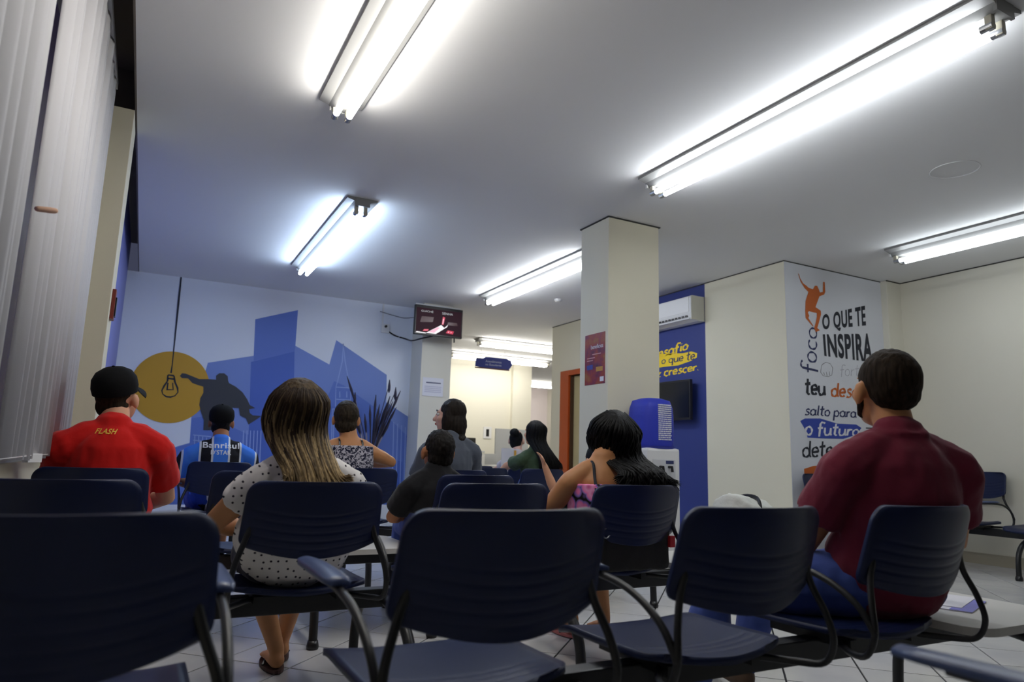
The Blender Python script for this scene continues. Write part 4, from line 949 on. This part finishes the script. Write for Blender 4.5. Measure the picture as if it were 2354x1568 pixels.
# ---- woman in dotted blouse
OMB = hair_mat('ombre_hair', (.030,.018,.011), s2l(185,158,112), .90, 1.20)
def blouse_extra(mb, x):
    p = Vector(x['P']['pelvis']); mb.tube([p+Vector((0,-.01,.045)), p+Vector((0,-.02,.10)), p+Vector((0,-.03,.18))], [(.222,.172),(.218,.162),(.185,.145)], 22, cap='round')
    for L in 'LR':
        s0 = Vector(x['P']['sh'+L]); e0 = Vector(x['P']['el'+L]); d = (e0-s0)
        mb.ell(s0+d*.14, (.066,.066,.072)); mb.tube([s0+d*.05, s0+d*.34, s0+d*.44], [.066,.070,.060], 16, cap='flat')
    n = Vector(x['P']['neck']); mb.tube([n+Vector((0,-.02,-.035)), n+Vector((0,-.012,.0))], [(.12,.085),(.085,.072)], 16, cap='round')
person('woman with long blond-tipped hair and white dotted blouse', (.545,2.74),
       joints(1.19, .175, .02, .96, head=dict(c=(-.04,-.02,1.065), yaw=.06, pitch=-.22), L=dict(el=(-.285,.04,.655), wr=(-.13,.28,.60)), R=dict(el=(.25,.10,.64), wr=(.12,.28,.58)),
              legL=dict(kn=(-.10,.43,.49), an=(.05,.45,.085), toe=(.04,.63,.03)), legR=dict(kn=(.14,.43,.49), an=(.10,.62,.085), toe=(.10,.79,.03))),
       SK_M, [garment('blouse', pattern_cloth('white_dotted_fabric', 'dots'), .012, 0, disp=.006, dscale=.05, extra=blouse_extra), trousers('shorts', cloth('navy_shorts', (.02,.022,.05)), .014, .75), sandals(mat('brown_sandal', s2l(80,55,50), .7)),
              lambda x: strands(x, OMB, 900, 1.5, .255, r=.0048, flare=.035, back=.36, xoff=.06, seed=4, wave=.003)])
# ---- man in red T-shirt with cap
CAPM = mat('black_cap_cotton', (.006,.006,.007), .85, bump=.1, bscale=80, spec=.15)
YEL = mat('yellow_print', s2l(235,190,70), .6)
def red_txt(x): back_text(x, 't_shirt', 'FLASH', YEL, -.025, .985, .085, .026, .35)
person('man in red T-shirt and black cap beside the blinds', (-.13,4.01),
       dict(hs=1.12) | joints(1.30, .198, .0, 1.13, head=dict(c=(.0,.0,1.150), yaw=-.48, pitch=-.34), drop=.0, R=dict(el=(.27,.10,.66), wr=(.10,.32,.60)), L=dict(el=(-.22,.14,.68), wr=(-.10,.32,.60))),
       SK_L, [garment('t_shirt', cloth('red_cotton', s2l(205,22,18)), .020, .66, disp=.007, dscale=.08), trousers('jeans', JEAN), shoes(MT['black_plastic']), hair_short(BROWN, -.02, -.004), cap_hat(CAPM, 0), red_txt])
# ---- boy in black T-shirt
person('boy with cropped dark curly hair and black T-shirt', (1.58,3.84),
       dict(hs=1.10) | joints(1.06, .165, .03, .92, dx=-.06, drop=-.06, sit=.535, head=dict(c=(-.05,-.03,.935), yaw=0, pitch=-.25), L=dict(el=(-.275,.06,.56), wr=(-.16,.2,.56)), R=dict(el=(.16,.1,.58), wr=(.1,.24,.56)),
              legL=dict(kn=(-.10,.36,.48), an=(-.10,.38,.12)), legR=dict(kn=(.10,.36,.48), an=(.10,.38,.12))),
       SK_D, [garment('t_shirt', cloth('black_cotton', (.010,.010,.012)), .018, .7, disp=.005), trousers('jeans', JEAN), shoes(MT['white_plastic']), hair_short(hair_mat('black_curly_hair', (.012,.010,.009), rough=.6), -.015, .0, curly=.005)], hand_s=.85)
# ---- woman in patterned top
def straps(m, xs):
    def fn(x):
        o = x['top']; bvh = BVHTree.FromPolygons([v.co for v in o.data.vertices], [p.vertices[:] for p in o.data.polygons])
        n = Vector(x['P']['neck']); ch = Vector(x['P']['chest'])
        for sx in xs:
            pts = [Vector((ch.x+sx*1.05, ch.y-.125, ch.z+.02)), Vector((n.x+sx, n.y-.085, n.z-.08)), Vector((n.x+sx*.95, n.y-.05, n.z-.02)), Vector((n.x+sx*.95, n.y+.03, n.z-.015)), Vector((n.x+sx, n.y+.11, n.z-.09))]
            pp = curve_pts(pts, 4); part('strap', MB().tube(pp, [(x.get('sw_', .007), .004)]*len(pp), 8), m, o)
    return fn
def tank(m, zt, e=.012):
    """sleeveless top that ends at height zt on the back"""
    def fn(x):
        mb = MB(); P = x['P']; g = P['g']; pel, wai, che = [Vector(P[k]) for k in ('pelvis','waist','chest')]; nk = Vector(P['neck'])
        top = che+(nk-che)*zt
        mb.tube([pel+Vector((0,0,-.04)), pel+Vector((0,0,.05)), wai, che, top], [(.172*g+e,.14*g+e),(.175*g+e,.14*g+e),(.150*g+e,.118*g+e),(P['sw']*.86+e,.124*g+e),(P['sw']*.85+e,.108*g+e)], 22, cap='flat')
        x['top'] = part('top', remesh(mb, .008, 2, .003, .05), m, x['t'])
    return fn
person('woman with short streaked hair in a patterned sleeveless top, arm raised', (1.31,5.02),
       joints(1.275, .185, .04, 1.05, drop=-.035, head=dict(c=(-.02,-.005,1.15), yaw=-.22, pitch=-.05), R=dict(el=(.34,.0,.86), wr=(.12,.24,.84)), L=dict(el=(-.26,.1,.76), wr=(-.1,.28,.62))),
       SK_M, [tank(pattern_cloth('dark_leopard_fabric', 'leopard'), .66, .024), straps(MT['black_plastic'], (.085,-.085)), trousers('jeans', JEAN), shoes(MT['black_plastic']), hair_short(hair_mat('short_streaked_hair', (.030,.022,.014), rough=.6), -.03, .006, curly=.004)])
# ---- woman in grey with bob, looking left
def bob(x):
    c, R, s_ = x['c'], x['R'], x['s']; mb = MB()
    mb.ell(c+R@Vector((0,-.028,.050)), (.098,.104,.098), R, 20, 12); mb.ell(c+R@Vector((0,-.060,-.06)), (.100,.084,.125), R, 18, 10)
    for sx in (-1, 1): mb.ell(c+R@Vector((sx*.066,-.004,-.035)), (.042,.052,.125), R, 16, 10)
    mb.ell(c+R@Vector((0,-.10,-.165)), (.095,.055,.045), R)
    part('hair', remesh(mb, .0075, 5, .004, .02), DARK, x['t'])
person('woman with dark bob in grey shirt, face turned left in profile', (2.10,5.02),
       joints(1.345, .185, .04, 1.0, head=dict(c=(-.0,.0,1.215), yaw=1.02, pitch=-.06), R=dict(el=(.25,.08,.78), wr=(.1,.28,.64))) | dict(face=1),
       SK_P, [garment('shirt', cloth('slate_grey_cotton', s2l(88,94,105)), .018, .75), trousers('trousers', cloth('dark_trousers', (.02,.02,.025))), shoes(MT['black_plastic']), bob])
# ---- person in striped jersey
WPR = mat('white_shirt_print', (.8,.82,.86), .6)
def jersey_txt(x):
    back_text(x, 'jersey', 'Banrisul', WPR, .0, .945, .27, .046); back_text(x, 'jersey', "D'STAK", WPR, .0, .890, .15, .036)
person('person in blue, black and white striped jersey and black cap', (.56,6.14),
       joints(1.255, .215, .02, 1.06, head=dict(c=(.0,.03,1.125), yaw=-.15, pitch=-.35), L=dict(el=(-.30,.06,.68), wr=(-.15,.26,.6)), R=dict(el=(.28,.1,.70), wr=(.12,.28,.6))),
       SK_D, [garment('jersey', pattern_cloth('striped_jersey_fabric', 'jersey'), .018, .72, disp=.003), trousers('shorts', cloth('blue_shorts', s2l(40,70,170)), .018, .9), shoes(MT['black_plastic']), hair_short(BLACK, -.02, -.004), cap_hat(CAPM, 0, True), jersey_txt])
# ---- woman in pink floral top with curly black hair
CURL = hair_mat('curly_black_hair', (.004,.004,.0045), rough=.5)
def pink_skirt(x):
    mb = MB(); p = Vector(x['P']['pelvis'])
    mb.tube([p+Vector((0,.0,.03)), p+Vector((0,0,.1))], [(.19,.15)]*2, 18, cap='round')
    for L in 'LR': x['leg'](mb, L, .03, .95)
    k = (Vector(x['P']['knL'])+Vector(x['P']['knR']))*.5; mb.tube([p, p+(k-p)*.9], [(.15,.09),(.16,.07)], 16, cap='round')
    part('skirt', remesh(mb, .009, 4, .008, .05), pattern_cloth('dark_leafy_fabric', 'floral_dark'), x['t'])
person('woman with long curly black hair and pink floral strappy top', (1.95,2.78),
       dict(yaw=-.28) | joints(1.165, .168, .02, .98, drop=-.045, head=dict(c=(.06,.0,1.035), yaw=-.15, pitch=-.34, roll=.10), L=dict(el=(-.27,.06,.63), wr=(-.2,.26,.62)), R=dict(el=(.25,.10,.63), wr=(.12,.28,.6)),
              legL=dict(kn=(-.14,.42,.49), an=(.02,.46,.09), toe=(-.04,.62,.03)), legR=dict(kn=(.12,.42,.49), an=(.18,.42,.09), toe=(.16,.58,.03))),
       SK_M, [tank(pattern_cloth('pink_floral_fabric', 'floral_pink'), .34, .024), straps(MT['ink'], (-.075,.075)), pink_skirt, sandals(mat('pink_sandal', s2l(200,120,120), .7)),
              lambda x: strands(x, CURL, 560, 1.75, .205, r=.0058, wave=.018, flare=.06, back=.30, xoff=.085, sweep=.05, seed=9)])
# ---- woman in green T-shirt, long dark hair
person('woman with very long dark hair and dark green T-shirt, arm resting forward', (3.50,6.12),
       joints(1.29, .17, .05, .95, head=dict(c=(.0,.02,1.165), yaw=.25, pitch=-.05), L=dict(el=(-.22,.18,.83), wr=(-.20,.40,.72)), R=dict(el=(.25,.05,.78), wr=(.16,.22,.62))),
       SK_L, [garment('t_shirt', cloth('dark_green_cotton', s2l(62,80,58)), .016, .6), trousers('jeans', JEAN), shoes(MT['white_plastic']),
              lambda x: strands(x, BLACK, 320, 1.5, .38, r=.007, flare=.05, back=.30, xoff=.08, side=.03, seed=5)])
# ---- woman with a bun
def bun(x):
    c, R, s_ = x['c'], x['R'], x['s']; mb = MB()
    mb.ell(c+R@Vector((0,-.026,.036)), (.082,.092,.088), R, 20, 12).ell(c+R@Vector((0,-.05,-.02)), (.072,.06,.075), R).ell(c+R@Vector((0,-.095,.105)), (.060,.055,.052), R)
    part('hair', remesh(mb, .0075, 3, .003, .02), BLACK, x['t'])
person('woman with hair bun and pale top, hand to her face', (3.93,7.30),
       joints(1.245, .165, .06, .92, head=dict(c=(.02,.04,1.115), yaw=-.75, pitch=-.12), R=dict(el=(.22,.24,.80), wr=(.12,.20,1.02)), L=dict(el=(-.2,.2,.74), wr=(-.05,.34,.72))) | dict(face=1),
       SK_P, [garment('top', cloth('pale_grey_cotton', s2l(190,182,185)), .014, .35), trousers('jeans', JEAN), shoes(MT['white_plastic']), bun])
# ---- child in yellow, almost hidden behind the woman in pink
person('small child in yellow top, mostly hidden behind the woman in pink, forearm raised', (2.80,4.02),
       joints(1.02, .13, .02, .78, sit=.53, head=dict(c=(0,.0,.90), yaw=0, pitch=-.1), L=dict(el=(-.29,.08,.70), wr=(-.36,.10,.87)), R=dict(el=(.2,.1,.66), wr=(.1,.2,.6)), legL=dict(kn=(-.08,.3,.47), an=(-.08,.32,.2)), legR=dict(kn=(.08,.3,.47), an=(.08,.32,.2))),
       SK_L, [garment('t_shirt', cloth('yellow_cotton', s2l(225,190,90)), .014, .5), trousers('trousers', cloth('purple_trousers', s2l(80,50,130))), shoes(MT['black_plastic']), hair_short(BLACK, -.03, .004)], hand_s=.75)
bench('blue chair beyond the woman in pink, under the hidden child in yellow', 2.80, 3.68, [0], (-.3,.3), (-.2,.2))

# ================================================================== SMALL THINGS
lf = thing('leaflet', 'blue and white printed leaflet lying on the grey side table', 'leaflet', (2.72, 1.62, .432), math.radians(20))
part('sheet', MB().box((-.15,-.10,0), (.14,.10,.003), bev=.001), MT['paper'], lf)
part('printed_band', MB().box((-.15,-.10,.003), (.14,-.03,.0036)), mat('leaflet_blue', s2l(120,120,200), .6), lf)
part('cover_sheet', MB().box((-.10,-.06,.0036), (.18,.08,.006)), MT['paper'], lf)
hb = thing('handbag', 'black handbag with red tag on the seat behind the woman in pink', 'bag', (1.97, 2.57, .442))
part('body', remesh(MB().box((-.19,-.06,0), (.19,.045,.24), bev=.03), .009, 4, .006, .06), mat('black_bag_fabric', (.012,.011,.010), .75, bump=.2), hb)
part('tag', MB().box((.17,-.075,.10), (.20,-.055,.15), bev=.004), mat('red_tag', s2l(190,30,40), .5), hb)
part('handle', MB().tube(curve_pts([(-.13,-.03,.22),(-.08,-.05,.30),(.06,-.05,.30),(.12,-.03,.22)],5), .009, 8), MT['black_plastic'], hb, smooth=True)
part('ring', MB().tube([(-.175+.02*math.cos(a), -.068, .17+.02*math.sin(a)) for a in [2*PI*k/12 for k in range(13)]], .004, 6), MT['chrome'], hb)
bg = thing('white_bag', 'white rounded bag with dark strap behind the third near chair', 'bag', (2.84, 2.76, .434))
part('body', remesh(MB().tube([(-.10,0,.10),(-.02,0,.17),(.08,0,.16),(.13,0,.10)], [.10,.17,.165,.10], 16, ref=(0,1,0), cap='round').box((-.15,-.1,.0),(.15,.1,.08)), .01, 6, .008, .08), mat('white_bag_fabric', (.62,.64,.60), .8, bump=.2), bg)
part('strap', MB().tube(curve_pts([(.02,-.13,.24),(.05,-.08,.31),(.08,.06,.31),(.09,.12,.24)],5), [(.006,.012)]*16, 8), MT['black_plastic'], bg)
fp = thing('paper_folder', 'white sheet with yellow edge standing by the hair-bun woman', 'paper', (3.72, 7.08, .62))
part('sheet', MB().box((-.10,0,0), (.06,.004,.40)), MT['paper'], fp); part('yellow_edge', MB().box((.06,-.002,0), (.09,.006,.38)), mat('manila', s2l(225,170,70), .6), fp)
print('objects', len(bpy.data.objects), 'tris', sum(len(p.vertices)-2 for m in bpy.data.meshes for p in m.polygons))
